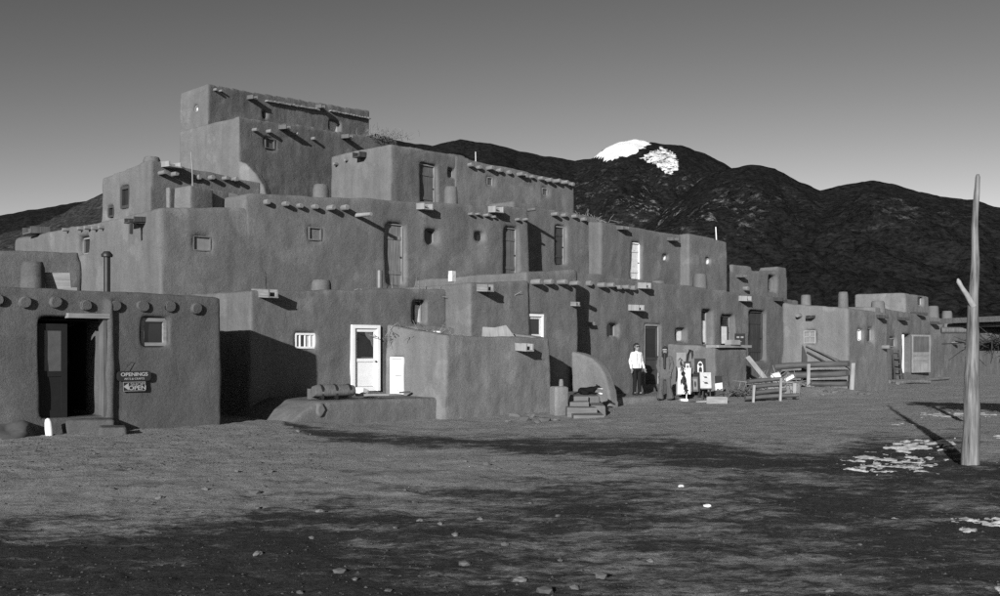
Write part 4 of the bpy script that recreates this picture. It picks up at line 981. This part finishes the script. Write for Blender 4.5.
p = P(400, 25.2, z=.45); tag(part('broken_slat', MB().box(0, .3, 0, .07, 0, .04, None, .01), BROWN, frame_M(p, (.85, .5)), None), 'broken slat beside the tiny white door', 'slat')
q = P(320.5, 22.38, 410); tag(part('stone_disc', MB().rings([(0, .1, 0), (0, -.03, 0), (0, -.045, 0)], [.13, .125, .08], 14, .12, 3, True, 1.2), PALEROCK, frame_M(q, dF), None), 'pale round stone set into the terrace face', 'stone')
# roof of the small front room
zr = GB.zc - .02
a = P(482, 27.6, z=zr - .3); plank('', a, a, .1, .1, PALE) if False else None
rb = part('roof_board', MB().prism([(-.55, 0), (.5, 0), (.22, .52), (-.12, .44), (-.46, .46)][::-1], -.02, .02, 'y'), PALE, frame_M(P(501, 26.9, z=zr - .14), (.93, .30)) @ Matrix.Rotation(-.5, 4, 'X'), None)
tag(rb, 'large pale board lying tilted on the roof of the front room', 'board')
p = P(437, 25.9, 335.0); tag(part('white_can', lathe_mb([(.10, 0), (.105, .2), (.09, .2), (.085, .05)], 14), WHITE, Matrix.Translation((p.x, p.y, zr - .06)), None), 'white can on the roof of the front room', 'can')
rt = link('roof_litter', twigs(160, P(425, 26.3).x, 26.3, zr - .05, .55, .25, .05, 8, .45, .012).mesh('roof_litter', WOOD)); tag(rt, 'litter of dry sticks on the front room roof', 'brush')
rt = link('roof_litter', twigs(120, P(420, 28.3).x, 28.6, 3.02, .8, .3, .05, 9, .6, .015).mesh('roof_litter', PALE)); tag(rt, 'pale sticks strewn on the roof above the screen door', 'brush')
rt = link('brush_pile', twigs(240, P(588, 41.2).x, 41.5, L2B.ze - .2, .4, .4, .12, 10, .42, .012, .2).mesh('brush_pile', WOOD)); tag(rt, 'tangle of dry brush on the roofline against the mountain', 'brush')
rt = link('weeds', twigs(70, P(176, 30.6).x, 30.8, 6.75, .3, .2, .05, 12, .45, .006, 1.2).mesh('weeds', WOOD)); tag(rt, 'dry weeds growing on the third floor left roof', 'weeds')
rt = link('weeds', twigs(140, P(385, 43.5).x, 43.5, L4.ze - .25, .5, .4, .1, 13, .4, .01, .9).mesh('weeds', WOOD)); tag(rt, 'dry weeds at the right end of the fourth floor roof', 'weeds')

# ---------------------------------------------------------------- the picture stall
DX = plain('black_frame', .02, .6); CANV = plain('canvas', .6, .8); GREYP = plain('grey_paper', .45, .8); INK = plain('ink', .03, .8)
def board(name, label, px0, px1, py0, py1, Y, tilt, mat, turn=(1, 0), cat='picture', group='pictures for sale beside the standing people'):
    a, c = P(px0, Y, py1), P(px1, Y, py0)
    M = frame_M(a, turn) @ Matrix.Rotation(-tilt, 4, 'X')
    t = thing(name, label, cat, a, group); w = (c.x - a.x) / turn[0] * math.hypot(*turn); h = (c.z - a.z) / math.cos(tilt)
    part('backing', MB().box(0, w, 0, .03, 0, h), mat, M, t)
    return t, M, w, h
def art(t, M, polys, mat=None, name='figure'):
    for poly in polys: part(name, MB().prism(poly, -.006, -.001, 'y'), mat or INK, M, t)
def blob(cx, cz, rx, rz, n=10, a0=0): return [(cx + rx * math.cos(a0 - 2 * math.pi * k / n), cz + rz * math.sin(a0 - 2 * math.pi * k / n)) for k in range(n)]
tb = thing('display_table', 'small dark cloth-covered table behind the pictures', 'table', P(693.5, 32.3, z=.06))
a, c = P(687, 32.2, 374), P(700.5, 32.2, 392)
part('top', MB().box(a.x, c.x, 32.1, 32.75, a.z - .04, a.z), DX, Matrix.Identity(4), tb); part('cloth', MB().box(a.x + .02, c.x - .02, 32.13, 32.72, .18, a.z - .04), plain('dark_cloth', .035, .9), Matrix.Identity(4), tb)
for x in (a.x + .03, c.x - .08):
    for y in (32.15, 32.65): part('leg', MB().box(x, x + .05, y, y + .05, -.1, .18), DX, Matrix.Identity(4), tb)
t1, M1, w1, h1 = board('large_picture', 'large white picture with dark figure leaning at the left of the stall', 677.5, 690, 368, 394, 31.6, .28, CANV, (1, -.25))
art(t1, M1, [blob(w1 * .40, h1 * .78, w1 * .16, h1 * .10), blob(w1 * .45, h1 * .52, w1 * .18, h1 * .17), blob(w1 * .62, h1 * .25, w1 * .15, h1 * .14), blob(w1 * .25, h1 * .45, w1 * .05, h1 * .12), blob(w1 * .75, h1 * .14, w1 * .1, h1 * .04)])
a, c = P(684.3, 32.25, 374), P(691.3, 32.25, 361.5)
t2, M2, w2, h2 = board('framed_picture', 'small black framed picture on the table', 684.3, 691.3, 361.5, 374, 32.25, .15, DX)
art(t2, M2, [[(w2 * .2, h2 * .16), (w2 * .2, h2 * .84), (w2 * .8, h2 * .84), (w2 * .8, h2 * .16)]], GREYP, 'mat_board'); part('figure', MB().prism(blob(w2 * .5, h2 * .5, w2 * .12, h2 * .2), -.012, -.006, 'y'), INK, M2, t2)
t3, M3, w3, h3 = board('framed_picture', 'largest black framed picture, pale arched figure, on the table', 695, 706, 358.5, 373.5, 32.3, .15, DX)
art(t3, M3, [[(w3 * .24, h3 * .08), (w3 * .24, h3 * .55), (w3 * .34, h3 * .74), (w3 * .5, h3 * .82), (w3 * .66, h3 * .74), (w3 * .76, h3 * .55), (w3 * .76, h3 * .08)]], CANV, 'paper')
for q in (blob(w3 * .5, h3 * .60, w3 * .17, h3 * .12), [(w3 * .34, h3 * .10), (w3 * .36, h3 * .36), (w3 * .5, h3 * .46), (w3 * .64, h3 * .36), (w3 * .66, h3 * .10)]):
    part('figure', MB().prism(q, -.012, -.006, 'y'), INK, M3, t3)
t6, M6, w6, h6 = board('framed_picture', 'dark framed picture leaning low against the table front', 692.5, 698.5, 377, 391.5, 31.95, .2, BROWN)
art(t6, M6, [[(w6 * .18, h6 * .14), (w6 * .18, h6 * .86), (w6 * .82, h6 * .86), (w6 * .82, h6 * .14)]], plain('dull_print', .2, .8), 'print'); part('figure', MB().prism(blob(w6 * .5, h6 * .5, w6 * .16, h6 * .22), -.012, -.006, 'y'), INK, M6, t6)
t7, M7, w7, h7 = board('framed_picture', 'narrow grey picture standing between the white picture and the table', 688.5, 692.5, 379, 393, 31.75, .15, DX)
art(t7, M7, [[(w7 * .2, h7 * .1), (w7 * .2, h7 * .9), (w7 * .8, h7 * .9), (w7 * .8, h7 * .1)]], GREYP, 'print')
es = thing('easel', 'low dark easel under the picture of two birds', 'easel', P(707, 31.6, z=.05))
for x0, x1, y in ((702.5, 704, 31.6), (710.5, 709.5, 31.6), (707, 707, 32.1)):
    link('leg', MB().pole(P(x0, y, z=gfull(*P(x0, y).xy) - .02), P(x1, 31.85, 376), .025, .02, 6, 2).mesh('leg', DARKW), None, es)
part('shelf', MB().box(P(701, 31.5).x, P(712, 31.5).x, 31.48, 31.62, P(701, 31.5, 389.5).z, P(701, 31.5, 388.3).z), DARKW, Matrix.Identity(4), es)
t4, M4, w4, h4 = board('bird_picture', 'grey picture of two dark birds propped on an easel', 700.5, 711.5, 372.5, 388.3, 31.53, .2, GREYP)
def bird(cx, cz, s): return [blob(cx, cz, s, s * .5, 9, .4), [(cx - s * .8, cz + s * .1), (cx - s * 1.7, cz + s * .9), (cx - s * .9, cz + s * .6)][::-1], [(cx + s * .5, cz), (cx + s * 1.5, cz - s * .6), (cx + s * .4, cz - s * .5)][::-1]]
art(t4, M4, bird(w4 * .5, h4 * .70, .05) + bird(w4 * .52, h4 * .34, .06))
t5, M5, w5, h5 = board('small_picture', 'small picture, dark above and white below, leaning on the adobe block', 715.5, 723, 376, 390.5, 32.6, .22, CANV, (1, .1))
art(t5, M5, [[(0, h5 * .48), (0, h5), (w5, h5), (w5, h5 * .55)]], DX, 'dark_half'); art(t5, M5, [[(w5 * .05, .005), (w5 * .3, h5 * .12), (w5 * .6, h5 * .06), (w5 * .95, h5 * .14), (w5 * .95, .005)][::-1]], INK)
part('foot', MB().box(0, w5, -.04, .14, -.25, -.002), DARKW, frame_M(P(715.5, 32.6, 390.5), (1, .1)), t5)
p7 = thing('pale_panel', 'tall pale panel standing behind the white picture', 'panel', P(680, 32.6, z=.05))
part('sheet', MB().box(0, .34, 0, .03, 0, P(677, 32.6, 352.5).z - .05), plain('grey_panel', .26, .9), frame_M(P(676.5, 32.6, z=.05), (.95, .3)), p7)
hk = thing('dried_bouquet', 'dark hooked dried stalks rising above the small framed picture', 'dried plant', P(688, 32.35, 374))
link('stalk', MB().rings([P(687.5, 32.4, 374), P(687, 32.4, 362), P(688, 32.4, 355), P(690, 32.35, 350.5), P(692, 32.3, 351.5), P(692.5, 32.3, 355), P(692, 32.3, 359)], [.03, .035, .04, .045, .04, .035, .015], 7, .2, 2).mesh('stalk', DX), None, hk)
hb = thing('feather_spray', 'dark drooping feather spray hanging before the white picture', 'feathers', P(682, 31.4, z=.05))
link('stem', MB().rings([P(686.5, 31.35, 397), P(684, 31.35, 380), P(682, 31.35, 366), P(680.5, 31.35, 358)], [.015, .015, .012, .006], 6).mesh('stem', DX), None, hb)
fm = MB(); q = random.Random(4)
for k in range(34):
    f_ = k / 33; b0 = P(686, 31.3, 392).lerp(P(680.5, 31.35, 358), f_); dv = Vector((q.uniform(-.09, .09), -.02, -q.uniform(.08, .2)))
    fm.rings([b0, b0 + dv * .5 + Vector((0, -.02, .02)), b0 + dv], [.012, .016, .003], 5, .1, k)
link('plumes', fm.mesh('plumes', DX), None, hb)
link('stand', MB().pole(P(686.5, 31.35, z=-.05), P(686.5, 31.35, 394), .02, .02, 7, 2).mesh('stand', OLDWHITE), None, hb)
link('base', MB().box(P(681, 31.2).x, P(688, 31.2).x, 31.2, 31.5, gz(5.8, 31.3) - .02, gz(5.8, 31.3) + .06).mesh('base', WHITE), None, hb)
p = P(716.5, 30.0, z=gfull(*P(716.5, 30).xy)); cr = thing('wooden_crate', 'open wooden crate lying on the ground before the stall', 'crate', p)
Mc = frame_M(p + Vector((-.3, 0, 0)), (.97, -.2))
for nm, bx in (('side', (0, .62, 0, .025, 0, .2)), ('side', (0, .62, .38, .405, 0, .2)), ('end', (0, .025, .026, .379, 0, .2)), ('end', (.595, .62, .026, .379, 0, .2)), ('base', (.026, .594, .026, .379, 0, .02))):
    part(nm, MB().box(*bx), WOODX, Mc, cr)
p = P(690, 30.8, z=gfull(*P(690, 30.8).xy) + .01); plank('dark board lying flat in front of the stall', p, p + Vector((.55, -.05, .02)), .12, .04, DARKW, axis=Vector((0, 0, 1)))
p = P(696, 30.6, z=gfull(*P(696, 30.6).xy) + .03); plank('white slat lying flat in front of the stall', p, p + Vector((.35, .02, .01)), .06, .02, OLDWHITE, name='slat', cat='slat', axis=Vector((0, 0, 1)))
# sign and wood on the ledge of the adobe block
zl = DB.zc + .08; W = DB.F
sb = thing('dark_sign', 'small dark sign board standing on the wooden ledge', 'sign', W.M(.35, zl).translation)
qa = DB.F.at(735)[0]; a = P(735, 35.2, z=zl); c = P(745.5, 35.2)
part('board', MB().box(0, c.x - a.x, 0, .03, 0, .40), DX, frame_M(a, (1, .1)), sb)
for k, (x, wd) in enumerate(((.06, .1), (.21, .1))): part('mark', MB().box(x, x + wd, -.006, -.001, .24, .30), LETG, frame_M(a, (1, .1)), sb)
part('mark', MB().box(.12, .24, -.006, -.001, .1, .125), LETG, frame_M(a, (1, .1)), sb)
a = P(731, 34.4, z=zl); tag(part('ledge_block', MB().box(0, .55, 0, .25, 0, .17, None, .012), PALE, frame_M(a, (.75, .66)), None), 'bleached wood block on the ledge below the dark sign', 'block')

# ---------------------------------------------------------------- people and the dog
def cap(mb, a, b, r0, r1, n=10, sq=(1, 1)):           # a tapered, round ended limb
    a, b = Vector(a), Vector(b); d = b - a
    if d.length < 1e-5: d = Vector((0, 0, 1e-3))
    t = d.normalized(); cs = []; rs = []
    for k in (-1, -.92, -.7, -.38): cs.append(a + t * r0 * k); rs.append(r0 * math.sqrt(max(.0004, 1 - k * k)))
    cs.append(a); rs.append(r0); cs.append(b); rs.append(r1)
    for k in (.38, .7, .92, 1): cs.append(b + t * r1 * k); rs.append(r1 * math.sqrt(max(.0004, 1 - k * k)))
    mb.rings(cs, rs, n)
def fuse(mb, vox, mat, name, M, parent, sm=2):
    tmp = bpy.data.objects.new('t', mb.mesh('t')); COL.objects.link(tmp)
    mo = tmp.modifiers.new('r', 'REMESH'); mo.mode = 'VOXEL'; mo.voxel_size = vox
    mo = tmp.modifiers.new('s', 'SMOOTH'); mo.factor = .5; mo.iterations = sm
    dg = bpy.context.evaluated_depsgraph_get(); dg.update(); me = bpy.data.meshes.new_from_object(tmp.evaluated_get(dg)); me.name = name
    bpy.data.objects.remove(tmp); me.materials.clear(); me.materials.append(mat)
    me.polygons.foreach_set('use_smooth', [True] * len(me.polygons))
    return link(name, me, M, parent)
SKIN = plain('skin', .22, .6); HAIR = plain('dark_hair', .02, .6)
def hand(mb, w, d, side):                              # wrist, direction of the hand, which side the thumb is on
    w, d = Vector(w), Vector(d).normalized(); acr = Vector((1, 0, 0)); acr = (acr - d * acr.dot(d)).normalized(); nrm = d.cross(acr)
    pc = w + d * .05
    for k in (-.027, -.009, .009, .027): cap(mb, w + d * .015 + acr * k * .7, w + d * .085 + acr * k, .014, .013, 8)
    for k, L in ((-.029, .06), (-.010, .074), (.010, .08), (.029, .072)):
        a = w + d * .09 + acr * k; m_ = a + d * L * .5 + nrm * .006 * side; e = m_ + d * L * .42 + nrm * .022 * side
        cap(mb, a, m_, .0092, .0088, 8); cap(mb, m_, e, .0088, .0078, 8)
    a = w + d * .03 + acr * .03; m_ = a + d * .035 + acr * .03; cap(mb, a, m_, .012, .0105, 8); cap(mb, m_, m_ + d * .035 + nrm * .01 * side, .0105, .009, 8)
def head(mb, z, k=1.0):                                # z of the chin, facing +x
    cap(mb, (-.02, 0, z + .135), (.01, 0, z + .15), .083, .080, 14); cap(mb, (.02, 0, z + .06), (.035, 0, z + .04), .062, .048, 12)
    cap(mb, (.08, 0, z + .12), (.098, 0, z + .085), .011, .016, 8)
    cap(mb, (.078, -.018, z + .045), (.078, .018, z + .045), .009, .009, 8)
    for s in (-1, 1): cap(mb, (-.01, s * .082, z + .125), (-.012, s * .08, z + .085), .018, .012, 8); cap(mb, (.068, s * .03, z + .135), (.07, s * .022, z + .135), .012, .012, 8)
def person(label, p, face, arms, shirt, trousers, legs, coat=False):
    root = thing('person', label, 'person', p, 'people standing by the picture stall')
    M = frame_M(p, face)
    zh, zs, zc = .86, 1.37, 1.445
    b = MB(); head(b, zc); cap(b, (-.015, 0, zs - .02), (0, 0, zc + .05), .056, .05)
    for k in (-.07, 0, .07): cap(b, (0, k, zh), (-.005, k * 1.1, zs - .06), .10, .09, 12)
    cap(b, (-.01, -.13, zs - .03), (-.01, .13, zs - .03), .06, .06, 12)
    sh = MB(); tr_ = MB(); so_ = MB()
    for s, (el, wr) in zip((-1, 1), arms):
        S = (-.01, s * .175, zs - .03); cap(b, S, el, .046, .037); cap(b, el, wr, .037, .026)
        d = Vector(wr) - Vector(el); hand(b, wr, d, -s)
        wr2 = Vector(el).lerp(Vector(wr), .93)
        cap(sh, S, el, .064 if not coat else .068, .052 if not coat else .056); cap(sh, el, wr2, .052 if not coat else .056, .04 if not coat else .05)
    for s, (kn, an) in zip((-1, 1), legs):
        H = (0, s * .09, zh - .02); cap(b, H, kn, .08, .05, 12); cap(b, kn, an, .052, .035, 12)
        cap(b, an, (an[0] + .13, an[1] + s * .02, .035), .035, .03)
        if coat:
            cap(tr_, H, kn, .098, .075, 12)
            a_, c_ = Vector(kn), Vector((an[0], an[1], .05)); tr_.rings([a_ + Vector((0, 0, .04)), a_, a_.lerp(c_, .5), c_], [.068, .075, .095, .13], 14)
        else:
            cap(tr_, H, kn, .098, .068, 12); cap(tr_, kn, (an[0], an[1], .08), .068, .056, 12)
        cap(so_, (an[0] - .045, an[1], .04), (an[0] + .15, an[1] + s * .025, .033), .045, .038); cap(so_, (an[0] - .01, an[1], .09), (an[0] - .01, an[1], .05), .046, .046)
    for k in (-.075, 0, .075):
        cap(sh, (0, k, zh + (.05 if not coat else -.02)), (-.005, k * 1.1, zs - .06), .118 if not coat else .12, .105, 12)
        cap(tr_, (0, k, zh - .02), (0, k, zh + .1), .112, .105, 12)
    cap(sh, (-.01, -.13, zs - .03), (-.01, .13, zs - .03), .072, .072, 12)
    cap(sh, (-.012, 0, zs), (-.006, 0, zs + .03), .072, .062, 12)
    if coat:                                            # skirt of the coat
        for k in (-.09, 0, .09): cap(sh, (0, k * 1.1, .74), (0, k, .95), .118, .115, 12)
    fuse(b, .0075, SKIN, 'body', M, root); fuse(sh, .012, shirt, 'coat' if coat else 'shirt', M, root, 3); fuse(tr_, .012, trousers, 'trousers', M, root, 3)
    fuse(so_, .01, plain('dark_shoes', .025, .5), 'shoes', M, root)
    return root, M, zc
SHIRT = cloth_mat('white_shirt', .8); TROU = cloth_mat('dark_trousers', .02)
COATM = cloth_mat('grey_coat', .12); CTRO = cloth_mat('grey_trousers', .10)
p = P(636.5, 32.3); p.z = .07
pa, M, zc = person('person in white shirt, dark trousers and sunglasses standing by the dark door', p, (.55, -.83), (((-.03, -.25, 1.10), (.06, -.27, .86)), ((-.02, .25, 1.10), (.08, .26, .87))), SHIRT, TROU, (((.02, -.085, .47), (-.01, -.085, .08)), ((.03, .095, .47), (.02, .11, .08))))
hm = MB(); cap(hm, (-.035, 0, zc + .15), (.0, 0, zc + .175), .092, .083, 14); cap(hm, (-.06, 0, zc + .13), (-.075, 0, zc + .02), .075, .055, 12)
for s in (-1, 1): cap(hm, (-.03, s * .055, zc + .15), (-.03, s * .07, zc + .05), .05, .035)
fuse(hm, .009, HAIR, 'hair', M, pa)
gm_ = part('sunglasses', MB().box(.078, .092, -.062, -.008, zc + .115, zc + .155).box(.078, .092, .008, .062, zc + .115, zc + .155).box(.08, .09, -.008, .008, zc + .138, zc + .148).box(-.01, .08, -.088, -.082, zc + .135, zc + .147).box(-.01, .08, .082, .088, zc + .135, zc + .147), DX, M, pa)
p = P(665, 31.6); p.z = gfull(p.x, p.y) + .0
pb_, M, zc = person('person in long grey coat, cap and flared trousers beside the pictures', p, (-.25, -.97), (((-.03, -.24, 1.11), (.08, -.19, .90)), ((-.03, .24, 1.11), (.08, .19, .90))), COATM, CTRO, (((.03, -.12, .47), (.0, -.16, .08)), ((.03, .12, .47), (.0, .17, .08))), True)
hm = MB(); cap(hm, (-.03, 0, zc + .15), (-.04, 0, zc + .06), .09, .075, 14)
for s in (-1, 1): cap(hm, (.0, s * .07, zc + .1), (.06, s * .06, zc - .06), .035, .03)
cap(hm, (.06, 0, zc + .03), (.10, 0, zc - .12), .05, .05); cap(hm, (.10, 0, zc - .12), (.15, 0, zc - .42), .045, .035)
fuse(hm, .01, HAIR, 'hair', M, pb_)
cm = MB(); cap(cm, (-.02, 0, zc + .19), (.01, 0, zc + .19), .096, .09, 14)
fuse(cm, .01, plain('dark_cap', .03, .9), 'cap', M, pb_)
part('cap_brim', MB().prism([(.06, -.075), (.14, -.06), (.165, 0), (.14, .06), (.06, .075)], zc + .165, zc + .18), CURT, M, pb_)

DOGM, t_, b_ = nodes('dog_coat'); tc = N(t_, 'ShaderNodeTexCoord'); sx_ = N(t_, 'ShaderNodeSeparateXYZ'); t_.links.new(tc.outputs['Object'], sx_.inputs[0])
k_ = mth(t_, 'MULTIPLY', mrange(t_, mth(t_, 'ADD', sx_.outputs[0], mrange(t_, noise_node(t_, tc.outputs['Object'], 9, 3), .3, .7, -.05, .05)), .50, .54, 0, 1), mrange(t_, sx_.outputs[2], .19, .15, 0, 1))
b_.inputs['Specular IOR Level'].default_value = .05
finish(t_, b_, mrange(t_, k_, 0, 1, .010, .7), .8, noise_node(t_, tc.outputs['Object'], 60, 3), .5, .01)
p = P(579.5, 27.5); p.z = .31; dg_ = thing('dog', 'black dog with white muzzle and paws lying above the plank steps', 'dog', p)
Md = frame_M(p, (1, .05)); b = MB()
cap(b, (.06, .06, .10), (.2, .05, .11), .095, .085, 12); cap(b, (.2, .05, .11), (.36, .05, .125), .085, .10, 12)   # rump, loin, deep chest
cap(b, (.38, .04, .14), (.48, .02, .19), .07, .055, 12); cap(b, (.5, .01, .20), (.53, .0, .20), .058, .05, 12)       # neck, skull
cap(b, (.55, -.02, .185), (.63, -.05, .165), .034, .024, 10)                                                          # muzzle
for s in (-1, 1): cap(b, (.49, .01 + s * .04, .24), (.475, .015 + s * .05, .285), .018, .008, 8)                      # ears
for s in (-1, 1):
    cap(b, (.36, .04 + s * .07, .08), (.42, .03 + s * .075, .035), .035, .026); cap(b, (.42, .03 + s * .075, .03), (.58, .0 + s * .07, .026), .025, .022); cap(b, (.58, s * .07, .026), (.62, -.005 + s * .07, .022), .025, .02)
    cap(b, (.08, .05 + s * .08, .08), (.22, .04 + s * .11, .05), .065, .04); cap(b, (.22, .04 + s * .11, .045), (.08, .03 + s * .12, .03), .03, .024); cap(b, (.08, .03 + s * .12, .028), (.2, .02 + s * .13, .022), .022, .02)
cap(b, (.0, .06, .08), (-.1, .1, .03), .025, .018); cap(b, (-.1, .1, .03), (-.16, .0, .025), .018, .01)
fuse(b, .009, DOGM, 'body', Md, dg_)

# loose sticks round the woodpiles
for k, (x, y, z, s_, l) in enumerate(((8.7, 32.2, .42, .35, 'tangle of dry sticks on the rubble heap'), (10.3, 35.0, .25, .5, 'dry sticks lying below the thick logs'), (7.9, 32.6, .12, .3, 'dry sticks behind the low woodpile'))):
    tag(link('sticks', twigs(60, x, y, z, s_, .3, .05, 30 + k, .6, .014).mesh('sticks', (PALE, WOOD, BROWN)[k])), l, 'sticks')
